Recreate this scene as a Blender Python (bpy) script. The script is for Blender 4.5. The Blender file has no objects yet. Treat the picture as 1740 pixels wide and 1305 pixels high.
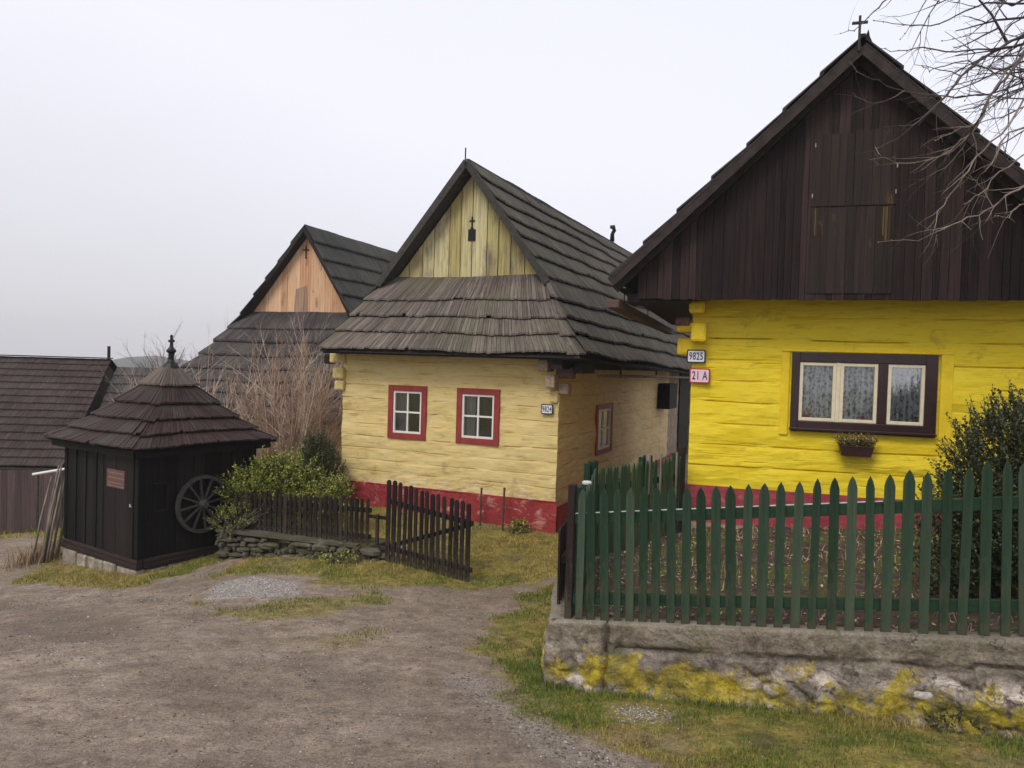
import bpy, math, random
import numpy as np
from math import sin, cos, pi, radians, sqrt
from mathutils import Vector, Matrix, noise
SC = bpy.context.scene
COL = SC.collection
RND = random.Random(7)

# ------------------------------------------------------------------ camera, sky, sun, exposure
EYE = 1.9
cd = bpy.data.cameras.new('camera'); cam = bpy.data.objects.new('camera', cd); COL.objects.link(cam)
cam.matrix_world = Matrix.Translation((0, 0, EYE)) @ Matrix.Rotation(pi/2 - 0.025, 4, 'X') @ Matrix.Rotation(0.03, 4, 'Z')
cd.lens = 1300/1740*36; cd.sensor_width = 36; cd.clip_start = 0.05; cd.clip_end = 3000
SC.camera = cam
SC.view_settings.view_transform = 'Standard'; SC.view_settings.look = 'None'
SC.view_settings.exposure = 0.12; SC.view_settings.gamma = 1
SUN_EL, SUN_AZ = radians(48), radians(212)          # azimuth clockwise from +Y

def build_world():
    w = bpy.data.worlds.new('World'); SC.world = w; w.use_nodes = True
    nt = w.node_tree; N = nt.nodes; L = nt.links; N.clear()
    out = N.new('ShaderNodeOutputWorld')
    sky = N.new('ShaderNodeTexSky'); sky.sky_type = 'NISHITA'; sky.sun_disc = False
    sky.sun_elevation = SUN_EL; sky.sun_rotation = SUN_AZ
    b1 = N.new('ShaderNodeBackground'); b1.inputs[1].default_value = 0.012
    L.new(sky.outputs[0], b1.inputs[0])
    tc = N.new('ShaderNodeTexCoord'); sp = N.new('ShaderNodeSeparateXYZ'); L.new(tc.outputs['Generated'], sp.inputs[0])
    # cloud deck: grey low in the west, brighter overhead
    nz = N.new('ShaderNodeTexNoise'); nz.inputs['Scale'].default_value = 1.6; nz.inputs['Detail'].default_value = 3
    mp = N.new('ShaderNodeMapping'); mp.inputs['Scale'].default_value = (1, 1, 2.2); L.new(tc.outputs['Generated'], mp.inputs[0]); L.new(mp.outputs[0], nz.inputs[0])
    a = N.new('ShaderNodeMath'); a.operation = 'MULTIPLY_ADD'; L.new(nz.outputs[0], a.inputs[0]); a.inputs[1].default_value = 0.22; L.new(sp.outputs[2], a.inputs[2])
    b = N.new('ShaderNodeMath'); b.operation = 'MULTIPLY_ADD'; L.new(sp.outputs[0], b.inputs[0]); b.inputs[1].default_value = 0.16; L.new(a.outputs[0], b.inputs[2])
    r = N.new('ShaderNodeValToRGB'); e = r.color_ramp.elements
    e[0].position = 0.0; e[0].color = (.62, .605, .63, 1)
    e[1].position = 0.62; e[1].color = (.80, .81, .90, 1)
    for p, c in ((.13, (.67, .65, .685, 1)), (.27, (.76, .745, .80, 1)), (.42, (.84, .83, .90, 1))):
        q = e.new(p); q.color = c
    L.new(b.outputs[0], r.inputs[0])
    b2 = N.new('ShaderNodeBackground'); L.new(r.outputs[0], b2.inputs[0]); b2.inputs[1].default_value = 1.03
    ad = N.new('ShaderNodeAddShader'); L.new(b1.outputs[0], ad.inputs[0]); L.new(b2.outputs[0], ad.inputs[1])
    L.new(ad.outputs[0], out.inputs[0])
build_world()
sl = bpy.data.lights.new('sun', 'SUN'); sl.energy = 1.7; sl.angle = radians(22); sl.color = (1, .95, .87)
so = bpy.data.objects.new('sun', sl); COL.objects.link(so)
sdir = Vector((sin(SUN_AZ)*cos(SUN_EL), cos(SUN_AZ)*cos(SUN_EL), sin(SUN_EL)))
so.rotation_euler = sdir.to_track_quat('Z', 'Y').to_euler(); so.location = (0, -10, 20)

# ------------------------------------------------------------------ materials
class NT:
    def __init__(s, name):
        m = bpy.data.materials.new(name); m.use_nodes = True; s.m = m; s.t = m.node_tree
        s.t.nodes.clear(); s.out = s.n('ShaderNodeOutputMaterial'); s.b = s.n('ShaderNodeBsdfPrincipled')
        s.l(s.b.outputs[0], s.out.inputs[0]); s.tc = s.n('ShaderNodeTexCoord')
        s.b.inputs['Specular IOR Level'].default_value = .3
    def n(s, t): return s.t.nodes.new(t)
    def l(s, a, b): s.t.links.new(a, b)
    def setv(s, inp, v):
        if hasattr(v, 'is_linked') or isinstance(v, bpy.types.NodeSocket): s.l(v, inp)
        else:
            if isinstance(v, tuple) and len(v) == 3 and inp.type == 'RGBA': v = (*v, 1)
            inp.default_value = v
    def map(s, vec, scale=(1, 1, 1), rot=(0, 0, 0)):
        n = s.n('ShaderNodeMapping'); s.l(vec, n.inputs[0]); n.inputs['Scale'].default_value = scale; n.inputs['Rotation'].default_value = rot
        return n.outputs[0]
    def noise(s, vec, scale, detail=4, rough=.6, dist=0, col=False):
        n = s.n('ShaderNodeTexNoise'); s.l(vec, n.inputs['Vector'])
        n.inputs['Scale'].default_value = scale; n.inputs['Detail'].default_value = detail
        n.inputs['Roughness'].default_value = rough; n.inputs['Distortion'].default_value = dist
        return n.outputs[1 if col else 0]
    def voro(s, vec, scale, feat='F1', out=0):
        n = s.n('ShaderNodeTexVoronoi'); n.feature = feat; s.l(vec, n.inputs['Vector']); n.inputs['Scale'].default_value = scale
        return n.outputs[out]
    def ramp(s, f, stops):
        n = s.n('ShaderNodeValToRGB'); s.l(f, n.inputs[0]); e = n.color_ramp.elements
        while len(e) > 1: e.remove(e[-1])
        for i, (p, c) in enumerate(stops):
            if not isinstance(c, tuple): c = (c, c, c)
            q = e[0] if i == 0 else e.new(p)
            q.position = p; q.color = (*c, 1)
        return n.outputs[0]
    def mix(s, f, a, b, mode='MIX'):
        n = s.n('ShaderNodeMix'); n.data_type = 'RGBA'; n.blend_type = mode
        s.setv(n.inputs[0], f); s.setv(n.inputs[6], a); s.setv(n.inputs[7], b); return n.outputs[2]
    def math(s, op, a, b=0.0, clamp=False):
        n = s.n('ShaderNodeMath'); n.operation = op; n.use_clamp = clamp; s.setv(n.inputs[0], a); s.setv(n.inputs[1], b); return n.outputs[0]
    def island(s): return s.n('ShaderNodeNewGeometry').outputs['Random Per Island']
    def objrand(s): return s.n('ShaderNodeObjectInfo').outputs['Random']
    def attr(s, name, o=0):
        n = s.n('ShaderNodeAttribute'); n.attribute_name = name; return n.outputs[o]
    def sep(s, vec, i):
        n = s.n('ShaderNodeSeparateXYZ'); s.l(vec, n.inputs[0]); return n.outputs[i]
    def bump(s, h, strength=.5, dist=.01, prev=None):
        n = s.n('ShaderNodeBump'); n.inputs['Strength'].default_value = strength; n.inputs['Distance'].default_value = dist
        s.l(h, n.inputs['Height'])
        if prev: s.l(prev, n.inputs['Normal'])
        return n.outputs[0]
    def fin(s, col, rough=.8, normal=None, spec=None):
        s.setv(s.b.inputs['Base Color'], col); s.setv(s.b.inputs['Roughness'], rough)
        if normal: s.l(normal, s.b.inputs['Normal'])
        if spec is not None: s.b.inputs['Specular IOR Level'].default_value = spec
        return s.m

def mat_shingle(name, stops, moss=(.07, .08, .04), mossamt=.35, rough=.75, contrast=1.0, isv=.55):
    s = NT(name); uv = s.tc.outputs['UV']; ob = s.tc.outputs['Object']; isl = s.island()
    base = s.ramp(s.math('ADD', s.math('MULTIPLY', isl, isv), (1-isv)*.5), stops)
    st = s.noise(s.map(uv, (26, 1.3, 1)), 1.5, 5, .65)
    st2 = s.noise(s.map(uv, (90, 2.5, 1)), 1.2, 3, .6)
    base = s.mix(1.0, base, s.ramp(st, [(.28, .45*1.0), (.5, 1.0), (.72, 1.0+.55*contrast)]), 'MULTIPLY')
    base = s.mix(1.0, base, s.ramp(st2, [(.3, .6), (.55, 1.0), (.75, 1.2)]), 'MULTIPLY')
    fl = s.noise(s.map(uv, (55, 3.5, 1)), 1.0, 4, .7)
    base = s.mix(s.math('MULTIPLY', s.ramp(fl, [(.60, 0.0), (.72, 1.0)]), .55*contrast), base, tuple(min(1, q*1.9) for q in stops[-1][1]))
    big = s.noise(ob, 1.1, 4, .6)
    base = s.mix(s.math('MULTIPLY', s.ramp(big, [(.48, 0.0), (.68, 1.0)]), mossamt), base, moss)
    big2 = s.noise(ob, .55, 3, .6)
    base = s.mix(1.0, base, s.ramp(big2, [(.3, .72), (.6, 1.12)]), 'MULTIPLY')
    n = s.bump(st, .6, .006); n = s.bump(st2, .5, .003, n)
    return s.fin(base, rough, n, .12)
def mat_plank(name, stops, scale=(22, 22, 1.2), rough=.75, streak=.5, knots=None, stain=None, objvar=False, bump=.5, spec=.12):
    s = NT(name); ob = s.tc.outputs['Object']
    base = s.ramp(s.objrand() if objvar else s.island(), stops)
    st = s.noise(s.map(ob, scale), 1.5, 5, .65)
    base = s.mix(1.0, base, s.ramp(st, [(.3, 1-streak), (.5, 1.0), (.75, 1+streak)]), 'MULTIPLY')
    if stain:
        g = s.noise(s.map(ob, (2.2, 2.2, .7)), 1.6, 5, .65)
        base = s.mix(s.ramp(g, [(stain[1], 0.0), (stain[2], 1.0)]), base, stain[0])
    if knots:
        k = s.voro(s.map(ob, (3, 3, 1.6)), 1.3)
        base = s.mix(s.ramp(k, [(.0, .9), (.045, .8), (.09, 0.0)]), base, knots)
    if objvar:
        zz = s.sep(ob, 2); dn = s.noise(s.map(ob, (14, 14, 5)), 1.6, 5, .7)
        base = s.mix(s.math('MULTIPLY', s.ramp(s.math('SUBTRACT', dn, s.math('MULTIPLY', zz, .35)), [(.38, 0.0), (.50, .7)]), 1.0), base, (.07, .06, .04))
        base = s.mix(s.ramp(s.noise(s.map(ob, (60, 60, 12)), 1.5, 5, .75), [(.64, 0.0), (.70, .55)]), base, (.20, .19, .16))
    return s.fin(base, rough, s.bump(st, bump, .004), spec)
def mat_logpaint(name, col, dark, pale, chips, zline=None, rough=.6, chipz=0.0):
    s = NT(name); ob = s.tc.outputs['Object']
    v = s.noise(s.map(ob, (1, 1, 2.5)), 1.3, 5, .6)
    c = s.mix(s.ramp(v, [(.35, 0.0), (.7, 1.0)]), col, pale)
    st = s.noise(s.map(ob, (1.2, 1.2, 14)), 2.2, 6, .7, .3)
    c = s.mix(s.math('MULTIPLY', s.ramp(st, [(.30, 1.0), (.46, 0.0)]), .6), c, dark)
    ck = s.noise(s.map(ob, (1.6, 1.6, 36)), 1.6, 4, .75, .5)
    c = s.mix(s.math('MULTIPLY', s.ramp(ck, [(.245, 1.0), (.30, 0.0)]), .8), c, dark)
    d = s.noise(s.map(ob, (1, 1, 3)), 6.0, 7, .75)
    z = s.sep(ob, 2)
    zz = s.math('MULTIPLY', s.math('SUBTRACT', 1.15 + chipz, z, True), .30)
    c = s.mix(s.ramp(s.math('ADD', d, zz), [(.645, 0.0), (.69, 1.0)]), c, chips)
    dd = s.noise(s.map(ob, (1, 1, 2)), 2.2, 7, .75, .8); c = s.mix(s.math('MULTIPLY', s.ramp(s.math('ADD', dd, s.math('MULTIPLY', zz, .6)), [(.56, 0.0), (.68, .5)]), 1.0), c, dark)
    n = s.bump(s.noise(s.map(ob, (1, 1, 8)), 5, 6, .7), .30, .008); n = s.bump(ck, .4, .006, n); n = s.bump(s.noise(ob, 90, 3), .25, .002, n)
    return s.fin(c, rough, n)
def mat_plaster(name, col, dark, chips, lo=.55, hi=.63):
    s = NT(name); ob = s.tc.outputs['Object']
    v = s.noise(ob, 2.2, 6, .65)
    c = s.mix(s.ramp(v, [(.35, 0.0), (.65, 1.0)]), col, dark)
    d = s.noise(s.map(ob, (1, 1, 1.4)), 3.1, 8, .75, .6)
    c = s.mix(s.ramp(d, [(lo, 0.0), (hi, 1.0)]), c, chips)
    f = s.noise(ob, 26, 5, .7)
    c = s.mix(1.0, c, s.ramp(f, [(.3, .7), (.6, 1.1)]), 'MULTIPLY')
    n = s.bump(v, .5, .02); n = s.bump(d, .5, .02, n); n = s.bump(f, .5, .004, n)
    return s.fin(c, .85, n)
def mat_simple(name, col, rough=.6, var=.25, scale=20, stretch=(1, 1, 1), metal=0, spec=.3, objvar=0.0):
    s = NT(name); ob = s.tc.outputs['Object']
    v = s.noise(s.map(ob, stretch), scale, 5, .65)
    c = s.mix(1.0, col, s.ramp(v, [(.3, 1-var), (.5, 1.0), (.72, 1+var)]), 'MULTIPLY')
    if objvar: c = s.mix(1.0, c, s.ramp(s.objrand(), [(0, 1-objvar), (1, 1+objvar)]), 'MULTIPLY')
    s.b.inputs['Metallic'].default_value = metal
    return s.fin(c, rough, s.bump(v, .35, .003), spec)
def mat_leaf(name, stops, rough=.45, spec=.4):
    s = NT(name); c = s.ramp(s.island(), stops)
    s.b.inputs['Subsurface Weight'].default_value = 0
    return s.fin(c, rough, None, spec)

M = {}
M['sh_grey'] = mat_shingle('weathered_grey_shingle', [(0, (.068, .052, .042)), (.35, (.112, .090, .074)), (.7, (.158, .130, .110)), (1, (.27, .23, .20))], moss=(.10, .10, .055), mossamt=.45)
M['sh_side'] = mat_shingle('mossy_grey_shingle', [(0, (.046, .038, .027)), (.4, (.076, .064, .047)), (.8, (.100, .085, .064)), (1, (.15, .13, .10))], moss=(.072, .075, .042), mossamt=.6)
M['sh_tar'] = mat_shingle('tarred_brown_shingle', [(0, (.026, .014, .012)), (.5, (.046, .026, .023)), (.9, (.066, .041, .036)), (1, (.12, .090, .078))], moss=(.05, .055, .045), mossamt=.6, rough=.6)
M['sh_tip'] = mat_shingle('bare_grey_shingle', [(0, (.11, .083, .068)), (1, (.17, .135, .112))], mossamt=.1)
M['sh_barn'] = mat_shingle('tarred_barn_shingle', [(0, (.046, .030, .026)), (.6, (.062, .042, .036)), (1, (.086, .063, .054))], moss=(.055, .055, .05), mossamt=.5, rough=.65, contrast=.4)
M['sh_dark'] = mat_shingle('dark_shingle', [(0, (.03, .028, .026)), (.6, (.05, .045, .042)), (1, (.07, .063, .058))], mossamt=.3)
M['sh_back'] = mat_shingle('old_grey_shingle', [(0, (.040, .035, .033)), (.6, (.065, .057, .054)), (1, (.10, .088, .083))], moss=(.09, .085, .06), mossamt=.4)
M['sh_back_side'] = mat_shingle('green_grey_shingle', [(0, (.036, .034, .029)), (.6, (.056, .053, .045)), (1, (.082, .077, .068))], moss=(.05, .055, .040), mossamt=.35)
M['log_pale'] = mat_logpaint('pale_yellow_log_paint', (.66, .50, .19), (.24, .15, .06), (.73, .58, .27), (.70, .60, .46))
M['log_side'] = mat_logpaint('ochre_log_paint', (.68, .49, .22), (.28, .17, .07), (.72, .56, .30), (.58, .46, .33))
M['log_bright'] = mat_logpaint('bright_yellow_log_paint', (.79, .59, .014), (.34, .22, .008), (.83, .65, .035), (.74, .60, .10), chipz=-.9)
M['bright_plain'] = mat_simple('bright_yellow_paint', (.79, .565, .018), .55, .15, 9)
M['pale_plain'] = mat_simple('pale_yellow_paint', (.58, .44, .18), .7, .3, 9)
M['plinth_red'] = mat_plaster('red_limewash', (.34, .042, .042), (.24, .028, .030), (.52, .26, .22), .54, .64)
M['plinth_mag'] = mat_plaster('magenta_red_limewash', (.36, .06, .075), (.28, .042, .055), (.44, .20, .18), .58, .70)
M['footing'] = mat_plaster('pale_footing', (.36, .28, .20), (.25, .19, .13), (.42, .36, .28))
M['gable_bright'] = mat_plank('tarred_gable_board', [(0, (.013, .008, .0075)), (.5, (.022, .0135, .0125)), (1, (.042, .026, .024))], (34, 34, .9), .6, .6)
M['gable_hatch'] = mat_plank('faded_hatch_board', [(0, (.020, .0145, .012)), (1, (.034, .024, .020))], (34, 34, .9), .6, .4, stain=((.17, .10, .04), .60, .72))
M['gable_pale'] = mat_plank('weathered_yellow_board', [(0, (.36, .30, .11)), (.5, (.44, .38, .17)), (1, (.54, .48, .27))], (26, 26, .9), .75, .4, stain=((.16, .13, .10), .50, .72))
M['gable_orange'] = mat_plank('new_spruce_board', [(0, (.50, .27, .14)), (.5, (.58, .34, .19)), (1, (.66, .43, .27))], (22, 22, .8), .7, .3, knots=(.16, .07, .04), stain=((.20, .13, .09), .56, .70))
M['board_dark'] = mat_plank('dark_trim_board', [(0, (.016, .014, .013)), (1, (.030, .026, .023))], (8, 8, 8), .65, .4)
M['board_grey'] = mat_plank('grey_trim_board', [(0, (.035, .033, .029)), (1, (.060, .055, .048))], (10, 10, 10), .7, .4)
M['hut_wall'] = mat_plank('tarred_hut_board', [(0, (.007, .0065, .0065)), (.6, (.011, .0095, .0095)), (1, (.017, .014, .013))], (26, 26, 1.0), .55, .45)
M['hut_door'] = mat_plank('tarred_door_board', [(0, (.016, .012, .0115)), (1, (.024, .018, .0175))], (26, 26, 1.0), .55, .4)
M['hut_sill'] = mat_plank('brown_sill_beam', [(0, (.028, .019, .017)), (1, (.048, .033, .030))], (1.5, 1.5, 24), .7, .45)
M['fence_dark'] = mat_plank('old_tarred_picket', [(0, (.014, .010, .009)), (.6, (.024, .017, .015)), (1, (.042, .032, .028))], (30, 30, 1.5), .75, .45, objvar=True)
M['fence_green'] = mat_plank('green_fence_paint', [(0, (.017, .037, .020)), (.5, (.027, .054, .031)), (1, (.058, .084, .054))], (20, 20, 1.0), .5, .35, stain=((.085, .11, .045), .56, .76), objvar=True, bump=.4)
M['rail_green'] = mat_plank('green_rail_paint', [(0, (.017, .038, .022)), (1, (.024, .050, .030))], (1.5, 20, 20), .22, .3, bump=.3)
M['fence_mossy'] = mat_plank('mossy_green_picket', [(0, (.025, .058, .030)), (1, (.065, .10, .040))], (26, 26, 1.0), .6, .4, objvar=True)
M['barn_board'] = mat_plank('brown_barn_board', [(0, (.065, .042, .042)), (1, (.10, .070, .068))], (20, 20, .8), .75, .35)
M['rust_board'] = mat_simple('rusty_red_board', (.17, .075, .06), .7, .4, 14)
M['wood_grey'] = mat_simple('weathered_pole', (.21, .18, .145), .8, .45, 12, (1, 1, .3))
M['iron'] = mat_simple('rusty_iron', (.10, .07, .055), .6, .35, 40, metal=.4)
M['iron_dark'] = mat_simple('black_iron', (.018, .018, .018), .45, .2, 30, metal=.5)
M['white_paint'] = mat_simple('white_window_paint', (.74, .71, .66), .5, .1, 20)
M['cream_paint'] = mat_simple('cream_window_paint', (.70, .62, .44), .45, .1, 20)
M['red_frame'] = mat_simple('red_frame_paint', (.27, .040, .035), .5, .25, 18, (1, 1, .4))
M['brown_frame'] = mat_simple('dark_brown_frame_paint', (.032, .014, .014), .3, .25, 14, (1, 1, .5), spec=.5)
M['log_end'] = mat_simple('log_end_wood', (.34, .25, .18), .8, .45, 22)
M['log_end_purple'] = mat_simple('purple_log_end', (.15, .085, .085), .8, .4, 22)
M['room'] = mat_simple('dim_room', (.045, .04, .036), .9, .3, 3)
M['plate_white'] = mat_simple('enamel_white', (.72, .72, .76), .25, .05, 8, spec=.5)
M['plate_pink'] = mat_simple('enamel_pink_white', (.80, .55, .62), .25, .05, 8, spec=.5)
M['plate_black'] = mat_simple('enamel_black_rim', (.012, .012, .02), .3, .1, 8)
M['plate_blue'] = mat_simple('enamel_navy_digits', (.025, .035, .11), .3, .1, 8)
M['plate_red'] = mat_simple('enamel_red_rim', (.36, .02, .03), .3, .1, 8)
M['notice'] = mat_plank('faded_notice_board', [(0, (.13, .07, .06)), (1, (.16, .09, .08))], (3, 3, 9), .5, .3)
M['notice_line'] = mat_simple('faded_notice_lettering', (.20, .12, .105), .5, .4, 60)
M['planter'] = mat_simple('brown_planter', (.045, .02, .018), .4, .2, 12)
M['stone'] = mat_plaster('rubble_stone', (.20, .175, .145), (.12, .105, .085), (.33, .30, .26), .58, .7)
M['bark'] = mat_simple('twig_bark', (.075, .062, .055), .8, .4, 14)
M['bark_light'] = mat_simple('lichen_twig_bark', (.20, .165, .13), .8, .4, 14)
M['twig_beige'] = mat_leaf('beige_twig', [(0, (.33, .235, .175)), (.5, (.50, .37, .27)), (1, (.66, .53, .40))], .8, .1)
M['twig_rust'] = mat_leaf('rusty_twig', [(0, (.24, .15, .105)), (1, (.38, .25, .17))], .8, .1)
M['twig_far'] = mat_leaf('far_twig', [(0, (.10, .085, .085)), (1, (.16, .14, .135))], .8, .1)
M['leaf_box'] = mat_leaf('boxwood_leaf', [(0, (.016, .026, .008)), (.5, (.036, .056, .012)), (.85, (.075, .10, .022)), (1, (.15, .15, .04))])
M['leaf_bright'] = mat_leaf('bright_bush_leaf', [(0, (.05, .075, .010)), (.5, (.17, .21, .022)), (.9, (.36, .37, .05)), (1, (.5, .48, .10))])
M['leaf_conifer'] = mat_leaf('dark_conifer_leaf', [(0, (.03, .042, .014)), (.7, (.075, .09, .025)), (1, (.17, .16, .04))])
M['leaf_flower'] = mat_leaf('planter_leaf', [(0, (.09, .08, .02)), (.5, (.24, .20, .06)), (.7, (.16, .06, .06)), (1, (.48, .42, .16))])
M['flower_red'] = mat_leaf('red_petal', [(0, (.5, .02, .015)), (1, (.6, .05, .03))])
M['dry_stalk'] = mat_leaf('dry_stalk', [(0, (.20, .13, .08)), (.5, (.36, .25, .15)), (1, (.50, .38, .25))], .8, .1)
M['pebble'] = mat_leaf('pebble', [(0, (.07, .054, .042)), (.6, (.175, .14, .112)), (.93, (.29, .245, .205)), (1, (.48, .44, .40))], .8, .2)
M['chipping'] = mat_leaf('pale_chipping', [(0, (.16, .14, .125)), (.6, (.30, .27, .25)), (1, (.50, .47, .45))], .8, .2)

def mat_grass():
    s = NT('grass_blade'); dry = s.attr('dry', 2)
    a = s.ramp(s.island(), [(0, (.035, .065, .010)), (.5, (.12, .16, .025)), (1, (.23, .26, .05))])
    b = s.ramp(s.island(), [(0, (.18, .13, .03)), (.5, (.32, .235, .06)), (1, (.48, .38, .14))])
    return s.fin(s.mix(dry, a, b), .7, None, .2)
M['grass'] = mat_grass()
def mat_ground():
    s = NT('ground_dirt_and_turf'); ob = s.tc.outputs['Object']
    big = s.noise(ob, .55, 5, .6); mid = s.noise(s.map(ob, (1, 1.5, 1)), 2.2, 6, .65, .3); fine = s.noise(ob, 45, 6, .75); grit = s.voro(ob, 70)
    c = s.mix(s.ramp(big, [(.38, 0.0), (.62, 1.0)]), (.245, .188, .138), (.325, .255, .195))
    c = s.mix(s.ramp(mid, [(.40, 0.0), (.66, .8)]), c, (.175, .130, .092))
    pt = s.noise(ob, 7.5, 6, .72, .5)
    c = s.mix(1.0, c, s.ramp(pt, [(.32, .62), (.5, 1.0), (.68, 1.32)]), 'MULTIPLY')
    c = s.mix(s.math('MULTIPLY', s.attr('dark', 2), .6), c, (.125, .092, .068))
    c = s.mix(s.math('MULTIPLY', s.attr('gravel', 2), .6), c, (.36, .32, .28))
    c = s.mix(1.0, c, s.ramp(fine, [(.28, .40), (.5, 1.0), (.72, 1.6)]), 'MULTIPLY')
    sp_ = s.voro(ob, 42, 'F1', 0); c = s.mix(s.ramp(sp_, [(.10, .75), (.2, 0.0)]), c, s.ramp(s.voro(ob, 42, 'F1', 1), [(0, (.07, .055, .045)), (.45, (.22, .18, .15)), (.8, (.36, .31, .27)), (1, (.55, .5, .46))]))
    g = s.mix(s.ramp(s.noise(ob, 3.5, 6, .7), [(.35, 0.0), (.62, 1.0)]), (.15, .145, .03), (.29, .215, .055))
    g = s.mix(s.ramp(s.noise(ob, 1.1, 4, .6), [(.55, 0.0), (.7, .8)]), g, (.24, .175, .10))
    g = s.mix(1.0, g, s.ramp(pt, [(.32, .5), (.5, 1.0), (.68, 1.4)]), 'MULTIPLY'); g = s.mix(s.ramp(s.noise(ob, 2.6, 5, .7), [(.54, 0.0), (.64, .75)]), g, (.075, .095, .022)); g = s.mix(s.ramp(s.noise(s.map(ob, (1, 1, 1), (0, 0, 1)), 4.1, 6, .75), [(.56, 0.0), (.64, .8)]), g, (.10, .065, .04))
    g = s.mix(1.0, g, s.ramp(fine, [(.28, .45), (.5, 1.0), (.72, 1.5)]), 'MULTIPLY')
    c = s.mix(s.attr('turf', 2), c, g)
    n = s.bump(mid, .5, .05); n = s.bump(pt, .6, .03, n); n = s.bump(fine, .9, .012, n); n = s.bump(grit, .7, .008, n)
    return s.fin(c, .85, n, .25)
M['ground'] = mat_ground()
def mat_soil():
    s = NT('garden_soil'); ob = s.tc.outputs['Object']
    a = s.noise(ob, 9, 7, .75, .4); b = s.noise(ob, 1.5, 4)
    c = s.ramp(a, [(.3, (.035, .024, .018)), (.5, (.085, .060, .046)), (.66, (.15, .112, .088)), (.8, (.26, .20, .155))])
    c = s.mix(s.ramp(b, [(.48, 0.0), (.60, .8)]), c, (.085, .10, .03))
    return s.fin(c, .95, s.bump(a, .9, .04), .1)
M['soil'] = mat_soil()
def mat_retaining():
    s = NT('lichen_concrete'); ob = s.tc.outputs['Object']; z = s.attr('hrel', 2)
    a = s.noise(ob, 3.2, 8, .72, .8); b = s.noise(s.map(ob, (1, 1, 1.6)), 7.5, 8, .75, .5); f = s.noise(ob, 60, 5, .7)
    c = s.ramp(a, [(.30, (.13, .108, .09)), (.46, (.25, .215, .185)), (.58, (.36, .32, .285)), (.72, (.50, .46, .42))])
    cell = s.attr('cell', 2); c = s.mix(1.0, c, s.ramp(cell, [(0, (.60, .56, .52)), (.5, (1.0, .97, .92)), (.85, (1.35, 1.3, 1.22)), (1, (1.9, 1.85, 1.8))]), 'MULTIPLY')
    mort = s.attr('mortar', 2); c = s.mix(s.math('MULTIPLY', mort, .75), c, (.09, .072, .058))
    top = s.ramp(s.math('ADD', z, s.math('MULTIPLY', s.math('SUBTRACT', a, .5), .5)), [(.66, 0.0), (.72, 1.0)])
    cc = s.ramp(s.noise(s.map(ob, (1, 1, 2)), 3.0, 6, .7), [(.35, (.16, .13, .095)), (.6, (.30, .255, .20))])
    c = s.mix(top, c, cc)
    # yellow lichen low on the face
    ox = s.sep(ob, 0); lz = s.math('MULTIPLY', s.math('ABSOLUTE', s.math('SUBTRACT', z, s.ramp(s.math('MULTIPLY', ox, .25), [(.0, .40), (.13, .38), (.40, .26), (.75, .28), (1.0, .38)]))), .45)
    l = s.math('SUBTRACT', s.math('ADD', s.noise(s.map(ob, (1, 1, .8)), 2.6, 9, .74, .8), .075), lz)
    lm = s.ramp(l, [(.50, 0.0), (.525, .5), (.575, .95)])
    lm = s.mix(1.0, lm, s.ramp(s.noise(ob, 14, 6, .75), [(.32, .25), (.48, 1.0)]), 'MULTIPLY')
    c = s.mix(lm, c, s.ramp(b, [(.3, (.19, .15, .04)), (.5, (.42, .32, .018)), (.7, (.52, .43, .07))]))
    w = s.ramp(b, [(.655, 0.0), (.70, .85)])
    c = s.mix(w, c, (.52, .49, .45))
    bl = s.noise(s.map(ob, (1, 1, 1.3)), 5.0, 8, .78, 1.2); c = s.mix(1.0, c, s.ramp(bl, [(.34, .45), (.47, 1.0), (.60, 1.5)]), 'MULTIPLY')
    gr = s.noise(s.map(ob, (1, 1, 1.5)), 1.7, 5, .7, .5); c = s.mix(s.math('MULTIPLY', s.ramp(gr, [(.52, 0.0), (.62, .55)]), 1.0), c, (.13, .13, .05))
    c = s.mix(s.math('MULTIPLY', s.ramp(z, [(.93, 0.0), (.99, 1.0)]), .5), c, (.33, .29, .22))
    wv = s.n('ShaderNodeVectorMath'); wv.operation = 'ADD'; s.l(ob, wv.inputs[0]); nv = s.noise(ob, 2.5, 4, .6, 0, True); s.l(nv, wv.inputs[1])
    cr = s.voro(s.map(wv.outputs[0], (1, 1, 1.6)), 1.7, 'DISTANCE_TO_EDGE')
    crk = s.ramp(cr, [(.0, 1.0), (.012, .8), (.024, 0.0)])
    c = s.mix(s.math('MULTIPLY', crk, s.ramp(a, [(.48, .0), (.60, .7)])), c, (.045, .038, .03))
    c = s.mix(1.0, c, s.ramp(f, [(.3, .65), (.55, 1.08), (.75, 1.3)]), 'MULTIPLY')
    n = s.bump(a, .9, .06); n = s.bump(b, .9, .03, n); n = s.bump(bl, .8, .03, n); n = s.bump(f, .6, .006, n)
    return s.fin(c, .9, n, .2)
M['retaining'] = mat_retaining()
def mat_glass(name='window_glass', refl=.35):
    s = NT(name); g = s.n('ShaderNodeBsdfGlossy'); g.inputs['Roughness'].default_value = .03; g.inputs[0].default_value = (.9, .93, .95, 1)
    t = s.n('ShaderNodeBsdfTransparent'); t.inputs[0].default_value = (.85, .88, .87, 1); m = s.n('ShaderNodeMixShader')
    fr = s.n('ShaderNodeFresnel'); fr.inputs[0].default_value = 1.5
    s.l(s.math('ADD', s.math('MULTIPLY', fr.outputs[0], 1.4), refl*.2), m.inputs[0]); s.l(t.outputs[0], m.inputs[1]); s.l(g.outputs[0], m.inputs[2]); s.l(m.outputs[0], s.out.inputs[0])
    return s.m
M['glass'] = mat_glass(); M['glass_sky'] = mat_glass('reflecting_glass', 1.6)
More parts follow.
